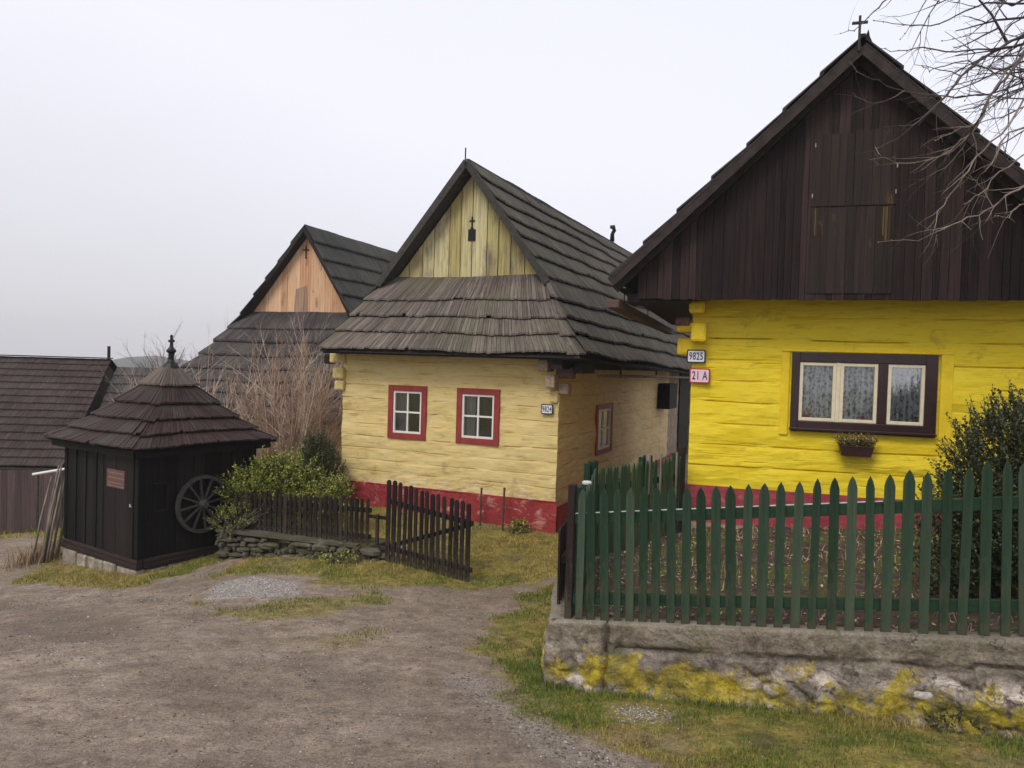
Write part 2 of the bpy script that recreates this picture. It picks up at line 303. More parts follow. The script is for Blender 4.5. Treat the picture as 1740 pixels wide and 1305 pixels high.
def mat_lace():
    s = NT('lace_curtain'); uv = s.tc.outputs['UV']
    wv = s.n('ShaderNodeTexWave'); s.l(uv, wv.inputs[0]); wv.inputs['Scale'].default_value = 2.2; wv.inputs['Distortion'].default_value = 3.0; wv.inputs['Detail'].default_value = 2; wv.inputs['Detail Scale'].default_value = 1.5
    a = s.noise(s.map(uv, (9, 1.2, 1)), 1.5, 3, .6); b = s.voro(uv, 13)
    al = s.math('ADD', s.math('MULTIPLY', wv.outputs[1], .16), s.math('MULTIPLY', b, .45)); a = s.noise(s.map(uv, (5, 2.2, 1)), 1.6, 6, .75, .6)
    al = s.ramp(s.math('ADD', al, s.math('MULTIPLY', a, .8)), [(.48, .20), (.66, .62), (.80, .97)])
    s.l(al, s.b.inputs['Alpha'])
    s.b.inputs['Transmission Weight'].default_value = 0
    return s.fin((.88, .88, .90), .9)
M['lace'] = mat_lace(); M['linen'] = mat_simple('grey_linen_curtain', (.45, .45, .44), .9, .25, 6, (8, 8, .6))
def mat_grasshill():
    s = NT('distant_hill'); a = s.noise(s.tc.outputs['Object'], .05, 5, .6)
    return s.fin(s.ramp(a, [(.4, (.035, .05, .04)), (.6, (.07, .08, .05))]), .95)
M['hill'] = mat_grasshill()

# ------------------------------------------------------------------ geometry helpers
class MB:
    def __init__(s): s.v = []; s.f = []; s.uv = []
    def face(s, pts, uv=None):
        i = len(s.v); s.v += [tuple(p) for p in pts]; s.f.append(tuple(range(i, i+len(pts)))); s.uv += (uv or [(0, 0)]*len(pts))
    def hexa(s, p, uvs=None):
        # p: 4 bottom (ccw from below side) + 4 top, shared verts = one island
        i = len(s.v); s.v += [tuple(q) for q in p]
        for a in ((3, 2, 1, 0), (4, 5, 6, 7), (0, 1, 5, 4), (1, 2, 6, 5), (2, 3, 7, 6), (3, 0, 4, 7)):
            s.f.append(tuple(i+k for k in a)); s.uv += [(uvs[k] if uvs else (0, 0)) for k in a]
        return s
    def box(s, a, b):
        (x0, y0, z0), (x1, y1, z1) = a, b
        return s.hexa([(x0, y0, z0), (x1, y0, z0), (x1, y1, z0), (x0, y1, z0), (x0, y0, z1), (x1, y0, z1), (x1, y1, z1), (x0, y1, z1)])
    def bar(s, a, b, w, h, up=(0, 0, 1)):
        a = Vector(a); b = Vector(b); d = (b-a).normalized(); up = Vector(up)
        x = d.cross(up)
        if x.length < 1e-4: x = d.cross(Vector((0, 1, 0)))
        x.normalize(); y = x.cross(d).normalized(); x *= w/2; y *= h/2
        return s.hexa([a-x-y, a+x-y, b+x-y, b-x-y, a-x+y, a+x+y, b+x+y, b-x+y])
    def tube(s, pts, rad, n=6, cap=True):
        pts = [Vector(p) for p in pts]; i0 = len(s.v); m = len(pts)
        for k, p in enumerate(pts):
            d = (pts[min(k+1, m-1)]-pts[max(k-1, 0)]).normalized()
            x = d.cross(Vector((0, 0, 1)) if abs(d.z) < .9 else Vector((0, 1, 0))).normalized(); y = d.cross(x)
            r = rad[k] if isinstance(rad, (list, tuple)) else rad
            for j in range(n):
                t = 2*pi*j/n; s.v.append(tuple(p + x*(r*cos(t)) + y*(r*sin(t))))
        for k in range(m-1):
            for j in range(n):
                a = i0+k*n+j; b = i0+k*n+(j+1) % n
                s.f.append((a, b, b+n, a+n)); s.uv += [(0, 0)]*4
        if cap:
            s.f.append(tuple(i0+j for j in range(n))[::-1]); s.uv += [(0, 0)]*n
            s.f.append(tuple(i0+(m-1)*n+j for j in range(n))); s.uv += [(0, 0)]*n
        return s
    def lathe(s, prof, c=(0, 0, 0), n=12):
        i0 = len(s.v)
        for r, z in prof:
            for j in range(n): t = 2*pi*j/n; s.v.append((c[0]+r*cos(t), c[1]+r*sin(t), c[2]+z))
        for k in range(len(prof)-1):
            for j in range(n):
                a = i0+k*n+j; b = i0+k*n+(j+1) % n
                s.f.append((a, b, b+n, a+n)); s.uv += [(0, 0)]*4
        return s
    def prism(s, poly, y0, y1):
        # poly in (x, z), extruded from y0 (front) to y1
        n = len(poly); i = len(s.v)
        s.v += [(x, y0, z) for x, z in poly] + [(x, y1, z) for x, z in poly]
        s.f.append(tuple(i+k for k in range(n))); s.f.append(tuple(i+n+k for k in range(n))[::-1]); s.uv += [(0, 0)]*(2*n)
        for k in range(n):
            j = (k+1) % n; s.f.append((i+k, i+n+k, i+n+j, i+j)); s.uv += [(0, 0)]*4
        return s
    def build(s, name, mat, parent=None, smooth=False, bevel=0, loc=None):
        me = bpy.data.meshes.new(name); me.from_pydata(s.v, [], s.f)
        if s.uv and len(s.uv) == sum(len(f) for f in s.f):
            ul = me.uv_layers.new(name='UVMap'); ul.data.foreach_set('uv', [c for q in s.uv for c in q])
        me.materials.append(mat if not isinstance(mat, str) else M[mat])
        if smooth: me.polygons.foreach_set('use_smooth', [True]*len(me.polygons))
        o = bpy.data.objects.new(name, me); COL.objects.link(o)
        if parent: o.parent = parent
        if loc: o.location = loc
        if bevel:
            b = o.modifiers.new('bevel', 'BEVEL'); b.width = bevel; b.segments = 2; b.limit_method = 'ANGLE'
        return o
def tag(o, label=None, cat=None, group=None, kind=None):
    for k, v in (('label', label), ('category', cat), ('group', group), ('kind', kind)):
        if v: o[k] = v
    return o
def thing(name, label, cat, loc=(0, 0, 0), rz=0, group=None):
    o = bpy.data.objects.new(name, None); COL.objects.link(o); o.location = loc; o.rotation_euler = (0, 0, rz); o.empty_display_size = .2
    return tag(o, label, cat, group)
def lerp(a, b, t): return Vector(a).lerp(Vector(b), t)
def fbm(x, y, z=0, o=4): return noise.fractal(Vector((x, y, z)), 1.0, 2.0, o)

# ------------------------------------------------------------------ terrain
CP = [(0,0,0),(-4,-3,.1),(5,-3,.25),(-3,3.6,-.26),(.2,4.2,-.32),(2.8,4.3,-.33),(5.5,3.6,-.15),
(.42,6,-.63),(3.45,4.98,-.43),(-5.33,11,-1.305),(-7.2,12.3,-1.46),(-4.3,12.6,-1.15),(-1.73,10.6,-.88),(-.54,9.95,-.98),(.74,12,-.72),(-3,13.6,-.66),
(-4.1,11.3,-1.08),(-1.9,10.8,-.93),(-10,14.3,-1.8),(-10.5,16.2,-2.0),(-12,19,-2.5),(-5,19,-1.6),(3,14,-.5),(3,25,-.9),(8,9,0),(9,3,.2),
(-9,6,-1.1),(-14,8,-1.7),(-4.5,7,-.78),(-2,8,-.80),(-14,26,-3.2),(0,40,-3),(-30,40,-6),(20,40,-2),(-30,0,-2),(25,0,0),(0,-20,.5),(1,9.5,-.80)]
def tps_fit(cp):
    P = np.array(cp, float); n = len(P); XY = P[:, :2]
    d = np.linalg.norm(XY[:, None]-XY[None], axis=2); K = np.where(d > 0, d*d*np.log(d+1e-12), 0)+np.eye(n)*.15
    A = np.zeros((n+3, n+3)); A[:n, :n] = K; A[:n, n] = 1; A[:n, n+1:] = XY; A[n, :n] = 1; A[n+1:, :n] = XY.T
    return XY, np.linalg.solve(A, np.concatenate([P[:, 2], [0, 0, 0]]))
XY_, W_ = tps_fit(CP)
def gz0(x, y):
    x = np.asarray(x, float); y = np.asarray(y, float)
    d2 = (x[..., None]-XY_[:, 0])**2+(y[..., None]-XY_[:, 1])**2
    return (d2*.5*np.log(d2+1e-12))@W_[:-3]+W_[-3]+W_[-2]*x+W_[-1]*y
def vnoise(x, y, seed=0, octs=3, f=1.0):
    # vectorised value noise
    x = np.asarray(x, float)*f; y = np.asarray(y, float)*f; out = 0; amp = 1; tot = 0
    for o in range(octs):
        xi = np.floor(x).astype(np.int64); yi = np.floor(y).astype(np.int64); fx = x-xi; fy = y-yi
        fx = fx*fx*(3-2*fx); fy = fy*fy*(3-2*fy)
        def h(a, b):
            n = (a*374761393 + b*668265263 + (seed+o)*1442695041) & 0xffffffff
            n = ((n ^ (n >> 13))*1274126177) & 0xffffffff
            return ((n ^ (n >> 16)) & 0xffff)/65535.0
        v = (h(xi, yi)*(1-fx)+h(xi+1, yi)*fx)*(1-fy)+(h(xi, yi+1)*(1-fx)+h(xi+1, yi+1)*fx)*fy
        out = out+amp*v; tot += amp; amp *= .5; x = x*2.03+11.3; y = y*2.03+5.7
    return out/tot
def sdist(x, y, poly):
    # signed distance to a polygon, positive inside
    P = np.array(poly, float); x = np.asarray(x, float); y = np.asarray(y, float)
    best = np.full(x.shape, 1e9); ins = np.zeros(x.shape, bool)
    for i in range(len(P)):
        a = P[i]; b = P[(i+1) % len(P)]; d = b-a; t = np.clip(((x-a[0])*d[0]+(y-a[1])*d[1])/(d@d+1e-9), 0, 1)
        best = np.minimum(best, np.hypot(x-a[0]-t*d[0], y-a[1]-t*d[1]))
        c = ((a[1] > y) != (b[1] > y)) & (x < (b[0]-a[0])*(y-a[1])/(b[1]-a[1]+1e-12)+a[0]); ins ^= c
    return np.where(ins, best, -best)
TURF = [  # polygon, strength
 ([(.95, 3.9), (.79, 4.24), (.53, 4.62), (.19, 5.4), (-.12, 6.17), (-.31, 7.07), (-.12, 8.22), (.29, 9.24), (.9, 9.9), (1.1, 9.0), (.7, 7.4), (.6, 6), (1.52, 5.75), (3.42, 5.1), (6.5, 4.3), (6, 2.5), (2, 2.8)], 1.0),
 ([(-4.14, 10.29), (-3.9, 11.4), (-1.76, 11.3), (-3.9, 13.5), (-3.0, 15.5), (.9, 13.2), (2.6, 11), (1.0, 10.0), (0, 9.75), (-.58, 9.5), (-1.18, 9.54), (-1.86, 9.24), (-2.38, 9.34), (-2.62, 9.9), (-3.4, 10.1)], 1.0),
 ([(-3.47, 8.47), (-2.77, 8.35), (-2.16, 8.75), (-1.6, 9.2), (-1.3, 8.9), (-1.74, 8.36), (-1.8, 7.8), (-2.55, 7.53), (-3.09, 7.84)], .75),
 ([(-7.3, 11.1), (-7.5, 12.4), (-5.19, 11.4), (-4.2, 12.2), (-3.9, 11.23), (-4.22, 10.6), (-4.69, 10.25), (-5.01, 9.95), (-5.8, 10.1), (-6.5, 10.55)], .95),
 ([(-13, 15.4), (-9.5, 15.2), (-8.3, 14.0), (-7.4, 12.6), (-7.6, 14), (-8, 17), (-13, 17)], .9),
 ([(-1.95, 7.05), (-1.31, 7.78), (-.92, 7.51), (-1.22, 6.67), (-1.71, 6.57)], .35)]
GRAVEL = [[(-3.74, 9.11), (-3.74, 9.85), (-3.24, 9.96), (-2.46, 9.49), (-2.45, 8.79), (-2.82, 8.48), (-3.4, 8.62)]]
CHIPS = [[(.75, 5.5), (1.13, 5.45), (1.1, 5.1), (.81, 5.04)]]
EDGE = [(.95, 3.7), (.79, 4.24), (.53, 4.62), (.19, 5.4), (-.12, 6.17)]
RUTS = [[(-7.5, 10.4), (-5.5, 9.0), (-3.9, 7.2), (-1.7, 5.0), (-.6, 4.0), (.3, 2.9)], [(-4.2, 9.0), (-2.6, 7.3), (-.9, 5.7), (.5, 4.3), (1.2, 3.2)], [(-8.5, 9.2), (-6.0, 7.4), (-4.0, 5.2), (-2.6, 3.6)]]
def ruts_at(x, y):
    n = vnoise(x, y, 12, 4, 2.0); out = np.zeros(np.shape(x))
    for P, w in zip(RUTS, (.42, .22, .30)):
        P = np.array(P); d = np.full(np.shape(x), 9.)
        for i in range(len(P)-1):
            a, b = P[i], P[i+1]; e = b-a; t = np.clip(((x-a[0])*e[0]+(y-a[1])*e[1])/(e@e), 0, 1); d = np.minimum(d, np.hypot(x-a[0]-t*e[0], y-a[1]-t*e[1]))
        out = np.maximum(out, np.clip((w-d+(n-.5)*1.1)/.3, 0, 1)*np.clip((vnoise(x, y, 14, 3, .8)-.25)*3, .2, 1))
    return out
def turf_at(x, y):
    n = vnoise(x, y, 3, 4, 2.3); best = np.zeros(np.shape(x))
    for poly, s in TURF:
        d = sdist(x, y, poly); best = np.maximum(best, s*np.clip((d+(n-.5)*.7)/.16+.2, 0, 1))
    far = np.clip((np.hypot(x, y-8)-16)/4, 0, 1)
    g = np.clip((sdist(x, y, GRAVEL[0])+(n-.5)*.35)/.1, 0, 1)
    return np.maximum(best, far)*(1-g)
def gravel_at(x, y):
    n = vnoise(x, y, 5, 4, 3.0)
    g = np.clip((sdist(x, y, GRAVEL[0])+(n-.5)*.45)/.12, 0, 1)
    # loose stones along the road edge
    P = np.array(EDGE); d = np.full(np.shape(x), 9.)
    for i in range(len(P)-1):
        a, b = P[i], P[i+1]; e = b-a; t = np.clip(((x-a[0])*e[0]+(y-a[1])*e[1])/(e@e), 0, 1); d = np.minimum(d, np.hypot(x-a[0]-t*e[0]+.18, y-a[1]-t*e[1]+.1))
    return np.maximum(g, .6*np.clip((.22-d+(n-.5)*.3)/.15, 0, 1))
def gz(x, y):
    z = gz0(x, y)
    near = np.clip(1-(np.hypot(np.asarray(x), np.asarray(y)-8)-18)/6, 0, 1)
    b = (vnoise(x, y, 1, 4, .9)-.5)*.07+(vnoise(x, y, 2, 3, 5)-.5)*.018
    b = b-.022*ruts_at(x, y)+(vnoise(x, y, 6, 3, 14)-.5)*.010; sd = sdist(x, y, GRAVEL[0]); b = b+np.clip(sd+.1, 0, .3)*.12
    return z+b*near
def gzf(x, y): return float(gz(np.array([x]), np.array([y]))[0])
# ------------------------------------------------------------------ ground sheet
def build_ground():
    def axis(lo, hi, step, far, g=1.18):
        a = list(np.arange(lo, hi+1e-6, step)); s = step; x = hi
        while x < far: s *= g; x += s; a.append(x)
        s = step; x = lo; b = []
        while x > -far: s *= g; x -= s; b.append(x)
        return np.array(b[::-1]+a)
    xs = axis(-9.0, 4.6, .055, 560); ys = axis(2.6, 14.0, .055, 560)
    X, Y = np.meshgrid(xs, ys); Z = gz(X, Y)
    r = np.hypot(X, Y-8); far = np.clip((r-24)/30, 0, 1); Z = Z*(1-far)+far*(-4.0-np.clip(r-54, 0, 500)*.013)
    n = len(xs); m = len(ys)
    v = np.stack([X.ravel(), Y.ravel(), Z.ravel()], 1)
    i = (np.arange(m-1)[:, None]*n+np.arange(n-1)[None]).ravel()
    f = np.stack([i, i+1, i+n+1, i+n], 1)
    me = bpy.data.meshes.new('ground'); me.vertices.add(len(v)); me.vertices.foreach_set('co', v.ravel())
    me.loops.add(f.size); me.loops.foreach_set('vertex_index', f.ravel()); me.polygons.add(len(f))
    me.polygons.foreach_set('loop_start', np.arange(len(f))*4); me.polygons.foreach_set('use_smooth', [True]*len(f)); me.update(calc_edges=True)
    for nm, arr in (('turf', turf_at(X, Y)), ('gravel', gravel_at(X, Y)),
                    ('dark', np.clip((vnoise((-.78*X+.62*Y)*.38, (.62*X+.78*Y)*1.25, 9, 5, .9)-.50)*4, 0, 1)*.5+.75*ruts_at(X, Y))):
        a = me.attributes.new(nm, 'FLOAT', 'POINT'); a.data.foreach_set('value', np.clip(arr, 0, 1).ravel().astype(np.float32))
    me.materials.append(M['ground'])
    o = bpy.data.objects.new('ground', me); COL.objects.link(o); tag(o, kind='structure')
build_ground()

def build_hill():
    mb = MB(); n = 90; rows = 8
    P = []
    for i in range(n+1):
        a = radians(-75+i*150/n)
        for j in range(rows+1):
            t = j/rows; d = 380+120*t
            h = -16+(16-6.5+7.5*math.exp(-((a+.44)/.055)**2)+3*fbm(a*5, 1.3)*math.exp(-((a+.44)/.12)**2)+(22+5*fbm(a*3, 3))*max(0, min(1, (a+.2)/.5)))*sin(t*pi*.5)
            P.append((d*sin(a), d*cos(a), h))
    for i in range(n):
        for j in range(rows):
            a = i*(rows+1)+j; mb.f.append((a, a+rows+1, a+rows+2, a+1)); mb.uv += [(0, 0)]*4
    mb.v = P
    o = mb.build('hills', 'hill', smooth=True); tag(o, kind='structure')

# ------------------------------------------------------------------ shingles, log walls, windows
def shingles(mb, A, B, z0=0, width=.10, lift=.03, th=.018, over=.045, jit=.012, wav=.02, seed=0, gap=.003):
    r = random.Random(seed)
    A = [Vector(p)-Vector((0, 0, z0)) for p in A]; B = [Vector(p)-Vector((0, 0, z0)) for p in B]
    for i in range(len(A)-1):
        TL, TR, BL, BR = A[i], B[i], A[i+1], B[i+1]
        dn = ((BL+BR)-(TL+TR)); ac = (BR-BL) if (BR-BL).length > (TR-TL).length else (TR-TL)
        nn = ac.cross(dn).normalized()
        if nn.z < 0: nn = -nn
        L = ac.length; k = max(1, round(L/width)); w = [r.uniform(.6, 1.4) for _ in range(k)]; s = sum(w); c = 0
        run = r.uniform(0, 9); wob = 0
        for q in w:
            s0 = c/s; c += q; s1 = c/s
            g = gap/L
            T0, T1, B0, B1 = TL.lerp(TR, s0+g), TL.lerp(TR, s1-g), BL.lerp(BR, s0+g), BL.lerp(BR, s1-g)
            wob = wob*.7+r.uniform(-1, 1)*jit*.6
            ext = over+wob+r.uniform(-1, 1)*jit-(r.uniform(.02, .06) if r.random() < .03*jit/.008 else 0)
            d0 = (B0-T0); d1 = (B1-T1); l0 = max(d0.length, .02); l1 = max(d1.length, .02)
            B0 = B0+d0/l0*ext; B1 = B1+d1/l1*ext
            nv = Vector((0, 0, 1/max(nn.z, .45))); la = nv*(lift+r.uniform(-.003, .004)); t = nv*(th+r.uniform(-.002, .003)); lt = nv*.003
            def wv(p): return Vector((0, 0, wav*noise.noise(Vector((p.x*.8+seed, p.y*.8, p.z*.8)))))
            T0, T1, B0, B1 = T0+wv(T0), T1+wv(T1), B0+wv(B0), B1+wv(B1)
            u0 = run+s0*L; u1 = run+s1*L; v0 = r.uniform(0, 7)
            uvs = [(u0, v0), (u1, v0), (u1, v0+l1), (u0, v0+l0)]*2
            mb.hexa([B0+la, B1+la, T1+lt, T0+lt, B0+la+t, B1+la+t, T1+lt+t*.6, T0+lt+t*.6], uvs)
def sheet(mb, A, B, off, z0=0):
    A = [Vector(p) for p in A]; B = [Vector(p) for p in B]
    for i in range(len(A)-1):
        q = [A[i], B[i], B[i+1], A[i+1]]
        mb.face([p+Vector((0, 0, off-z0)) for p in q])

def logwall(mb, org, du, out, L, z0, z1, seams, holes=(), base=0, seed=0, depth=.022, bulge=.014, fade=None, bot=None, step=.035, cracks=0):
    """a wall of hewn logs: grid in (u, z); org/du/out vectors, z absolute, holes (u0,u1,z0,z1)"""
    org = Vector(org); du = Vector(du); out = Vector(out)
    rc = random.Random(seed*7+1); CR = []
    for s in seams:
        u = rc.uniform(-.3, .3)
        while u < L:
            ln = rc.uniform(.35, 1.3); CR.append((u, u+ln, s, depth*rc.uniform(.5, 1.15), .010)); u += ln+rc.uniform(.05, .7)
    for _ in range(int(cracks*L)):
        u = rc.uniform(-.1, L); CR.append((u, u+rc.uniform(.12, .65), round(rc.uniform(z0+.08, z1-.05), 3), depth*rc.uniform(.25, .6), .006))
    us = set(np.round(np.arange(0, L, step), 4)) | {L}
    for h in holes: us |= {h[0], h[1]}
    us = sorted(us); u2 = [us[0]]
    for u in us[1:]:
        if u-u2[-1] > .008: u2.append(u)
        elif any(abs(u-h[k]) < 1e-6 for h in holes for k in (0, 1)) or u == L: u2[-1] = u
    us = u2
    zs = {z0, z1}
    for s in seams:
        for d in (-.05, -.022, -.010, -.004, .004, .010, .022, .05): zs.add(round(s+d, 4))
    for c_ in CR:
        if c_[4] < .008:
            for d in (-.010, -.004, .002, .008): zs.add(round(c_[2]+d, 4))
    z = z0
    while z < z1: zs.add(round(z, 4)); z += .05
    for h in holes: zs |= {h[2], h[3]}
    zs = sorted(q for q in zs if z0 <= q <= z1); z2 = [zs[0]]
    for q in zs[1:]:
        if q-z2[-1] > .004: z2.append(q)
        elif any(abs(q-h[k]) < 1e-6 for h in holes for k in (2, 3)): z2[-1] = q
    zs = z2; i0 = len(mb.v); n = len(us)
    sm = sorted(list(seams)+[z0-.1, z1+.1])
    for zz in zs:
        # position inside its log
        lo = max([s for s in sm if s <= zz+1e-6] or [zz]); hi = min([s for s in sm if s > zz] or [zz+.3])
        k = (zz-lo)/(hi-lo+1e-6)
        for u in us:
            near = 1.0
            for h in holes:
                dx = max(h[0]-u, u-h[1], 0); dz = max(h[2]-zz, zz-h[3], 0)
                near = min(near, max(0, min(1, (max(dx, dz)-.10)/.05)))
            b = bulge*(4*k*(1-k))*near + .020*fbm(u*1.1+seed, zz*2.5, seed, 3)+.006*fbm(u*4, zz*14, seed+4, 4)
            g = 0
            for c_ in CR:
                d = abs(zz-c_[2])
                if d < .03 and c_[0] < u < c_[1]:
                    e = min(1, (u-c_[0])/.09, (c_[1]-u)/.09); g = max(g, c_[3]*e*max(0, 1-d/c_[4]))
            b -= g*near
            wz = .022*noise.noise(Vector((u*.9+seed, zz*2, 3.3)))*near*min(1, (zz-z0)*4, (z1-zz)*4)
            P = org+du*u+out*b+Vector((0, 0, zz+wz-base))
            if bot and zz == z0: P.z += bot(u)
            mb.v.append(tuple(P))
    for j in range(len(zs)-1):
        for i in range(n-1):
            uc = (us[i]+us[i+1])/2; zc = (zs[j]+zs[j+1])/2
            if any(h[0] < uc < h[1] and h[2] < zc < h[3] for h in holes): continue
            a = i0+j*n+i; mb.f.append((a, a+1, a+n+1, a+n)); mb.uv += [(0, 0)]*4

class Fr:
    def __init__(s, X, Y, deg, base):
        a = radians(deg); s.rz = a; s.o = Vector((X, Y, base)); s.base = base
        s.eu = Vector((cos(a), sin(a), 0)); s.ev = Vector((-sin(a), cos(a), 0))
    def w(s, u, v, z): return Vector((s.o.x, s.o.y, 0))+s.eu*u+s.ev*v+Vector((0, 0, z))

def window4(parent, u0, u1, z0, z1, cas, sash, cols, rows, frame_m, sash_m, base, seed=0, axis='u', at=0.0, glass='glass', curtain=True, proud=.03, name='window'):
    """window in plane: axis 'u' -> opening in plane v=at facing -v ; axis 'v' -> plane u=at facing +u"""
    def P(a, d, z):   # d outward
        return (a, at-d, z-base) if axis == 'u' else (at+d, a, z-base)
    def bx(mb, a0, a1, q0, q1, d0, d1):
        p, q = P(a0, d0, q0), P(a1, d1, q1)
        mb.box([min(x, y) for x, y in zip(p, q)], [max(x, y) for x, y in zip(p, q)])
    f = MB()
    bx(f, u0, u0+cas, z0, z1, -.05, proud); bx(f, u1-cas, u1, z0, z1, -.05, proud)
    bx(f, u0+cas, u1-cas, z1-cas, z1, -.05, proud-.003); bx(f, u0+cas, u1-cas, z0, z0+cas, -.05, proud-.003)
    fo = f.build(name, frame_m, parent, bevel=.004)
    a0, a1, q0, q1 = u0+cas, u1-cas, z0+cas, z1-cas
    s = MB(); sd0, sd1 = -.04, proud-.018
    bx(s, a0, a0+sash, q0, q1, sd0, sd1); bx(s, a1-sash, a1, q0, q1, sd0, sd1)
    bx(s, a0+sash, a1-sash, q1-sash, q1, sd0, sd1-.002); bx(s, a0+sash, a1-sash, q0, q0+sash, sd0, sd1-.002)
    s.build('sash', sash_m, fo, bevel=.003)
    mt = MB(); w = sash*.42
    for i in range(1, cols):
        c = a0+(a1-a0)*i/cols; bx(mt, c-w, c+w, q0+sash, q1-sash, sd0+.005, sd1-.006)
    for i in range(1, rows):
        c = q0+(q1-q0)*i/rows; bx(mt, a0+sash, a1-sash, c-w, c+w, sd0+.008, sd1-.009)
    if cols+rows > 2: mt.build('glazing_bar', sash_m, fo, bevel=.002)
    g = MB(); g.face([P(a0, -.02, q0), P(a1, -.02, q0), P(a1, -.02, q1), P(a0, -.02, q1)]); g.build('pane', glass, fo)
    if curtain:
        c = MB(); n = 40; cw = .34 if curtain == 'side' else 1.0
        for i in range(n):
            t0, t1 = i/n, (i+1)/n; x0 = a0+(a1-a0)*t0*cw; x1 = a0+(a1-a0)*t1*cw
            d0 = -.10-.018*sin(t0*34+seed)-.01*sin(t0*71); d1 = -.10-.018*sin(t1*34+seed)-.01*sin(t1*71)
            c.face([P(x0, d0, q0), P(x1, d1, q0), P(x1, d1, q1), P(x0, d0, q1)], [(t0*1.4+seed, 0), (t1*1.4+seed, 0), (t1*1.4+seed, 1), (t0*1.4+seed, 1)])
        c.build('curtain', 'linen', fo)
    r = MB(); D = -.6; e = .001
    p = [P(a0-.02, -.052, q0-.02), P(a1+.02, -.052, q0-.02), P(a1+.02, -.052, q1+.02), P(a0-.02, -.052, q1+.02)]; b = [P(a0-.02, D, q0-.02), P(a1+.02, D, q0-.02), P(a1+.02, D, q1+.02), P(a0-.02, D, q1+.02)]
    r.face(b)
    for i in range(4): r.face([p[i], p[(i+1) % 4], b[(i+1) % 4], b[i]])
    r.build('window_reveal', 'room', fo)
    return fo
FONT = {}
def text_mesh(name, s, size, mat, parent, loc, rot=(pi/2, 0, 0), sx=.62, bold=.012, depth=.0015):
    c = bpy.data.curves.new(name, 'FONT'); c.body = s; c.size = size; c.align_x = 'CENTER'; c.align_y = 'CENTER'; c.extrude = depth; c.offset = bold*size*1.2; c.space_character = 1.12
    t = bpy.data.objects.new(name, c); COL.objects.link(t)
    dg = bpy.context.evaluated_depsgraph_get(); me = bpy.data.meshes.new_from_object(t.evaluated_get(dg)); bpy.data.objects.remove(t)
    me.materials.clear(); me.materials.append(M[mat])
    o = bpy.data.objects.new(name, me); COL.objects.link(o); o.parent = parent; o.location = loc; o.rotation_euler = rot; o.scale = (sx, 1, 1)
    return o
def rrect(w, h, r, n=4):
    P = []
    for cx, cy, a0 in ((w/2-r, h/2-r, 0), (-w/2+r, h/2-r, 90), (-w/2+r, -h/2+r, 180), (w/2-r, -h/2+r, 270)):
        for k in range(n+1): a = radians(a0+90*k/n); P.append((cx+r*cos(a), cy+r*sin(a)))
    return P
def number_plate(label, loc, rz, txt, w, h, rim, face, ink, tilt=0):
    t = thing('house_number_plate', label, 'house number', loc, rz); t.rotation_euler = (0, tilt, rz)
    m = MB(); m.prism(rrect(w, h, .018), -.012, 0); m.build('rim', rim, t)
    m = MB(); m.prism(rrect(w-.03, h-.03, .014), -.0145, -.002); m.build('plate_face', face, t)
    text_mesh('digits', txt, h*.78, ink, t, (0, -.0155, -.002), sx=.60 if len(txt) > 3 or ' ' in txt else .7)
    return t
def boards(mb, poly, y0, y1, w, r, axis_gap=.003, base=0, wvar=.35, jz=0.0):
    """vertical boards clipped to a convex polygon in (x,z); each board one island"""
    xs = [p[0] for p in poly]; x = min(xs); X1 = max(xs)
    def span(c):
        zs = []
        for i in range(len(poly)):
            a, b = poly[i], poly[(i+1) % len(poly)]
            if (a[0]-c)*(b[0]-c) <= 0 and abs(a[0]-b[0]) > 1e-9: zs.append(a[1]+(b[1]-a[1])*(c-a[0])/(b[0]-a[0]))
        return (min(zs), max(zs)) if zs else None
    while x < X1-.004:
        ww = min(w*r.uniform(1-wvar, 1+wvar), X1-x); a, b = x+axis_gap*.5+1e-4, x+ww-axis_gap*.5; x += ww
        ks = [a]+[p[0] for p in poly if a < p[0] < b]+[b]; ks.sort()
        lo = [span(k) for k in ks]
        if any(q is None for q in lo): continue
        off = r.uniform(0, .006); j = r.uniform(-jz, jz)
        P = [(k, q[0]+j-base) for k, q in zip(ks, lo)]+[(k, q[1]-base) for k, q in list(zip(ks, lo))[::-1]]
        mb.prism(P, y0-off, y1-off*.5)

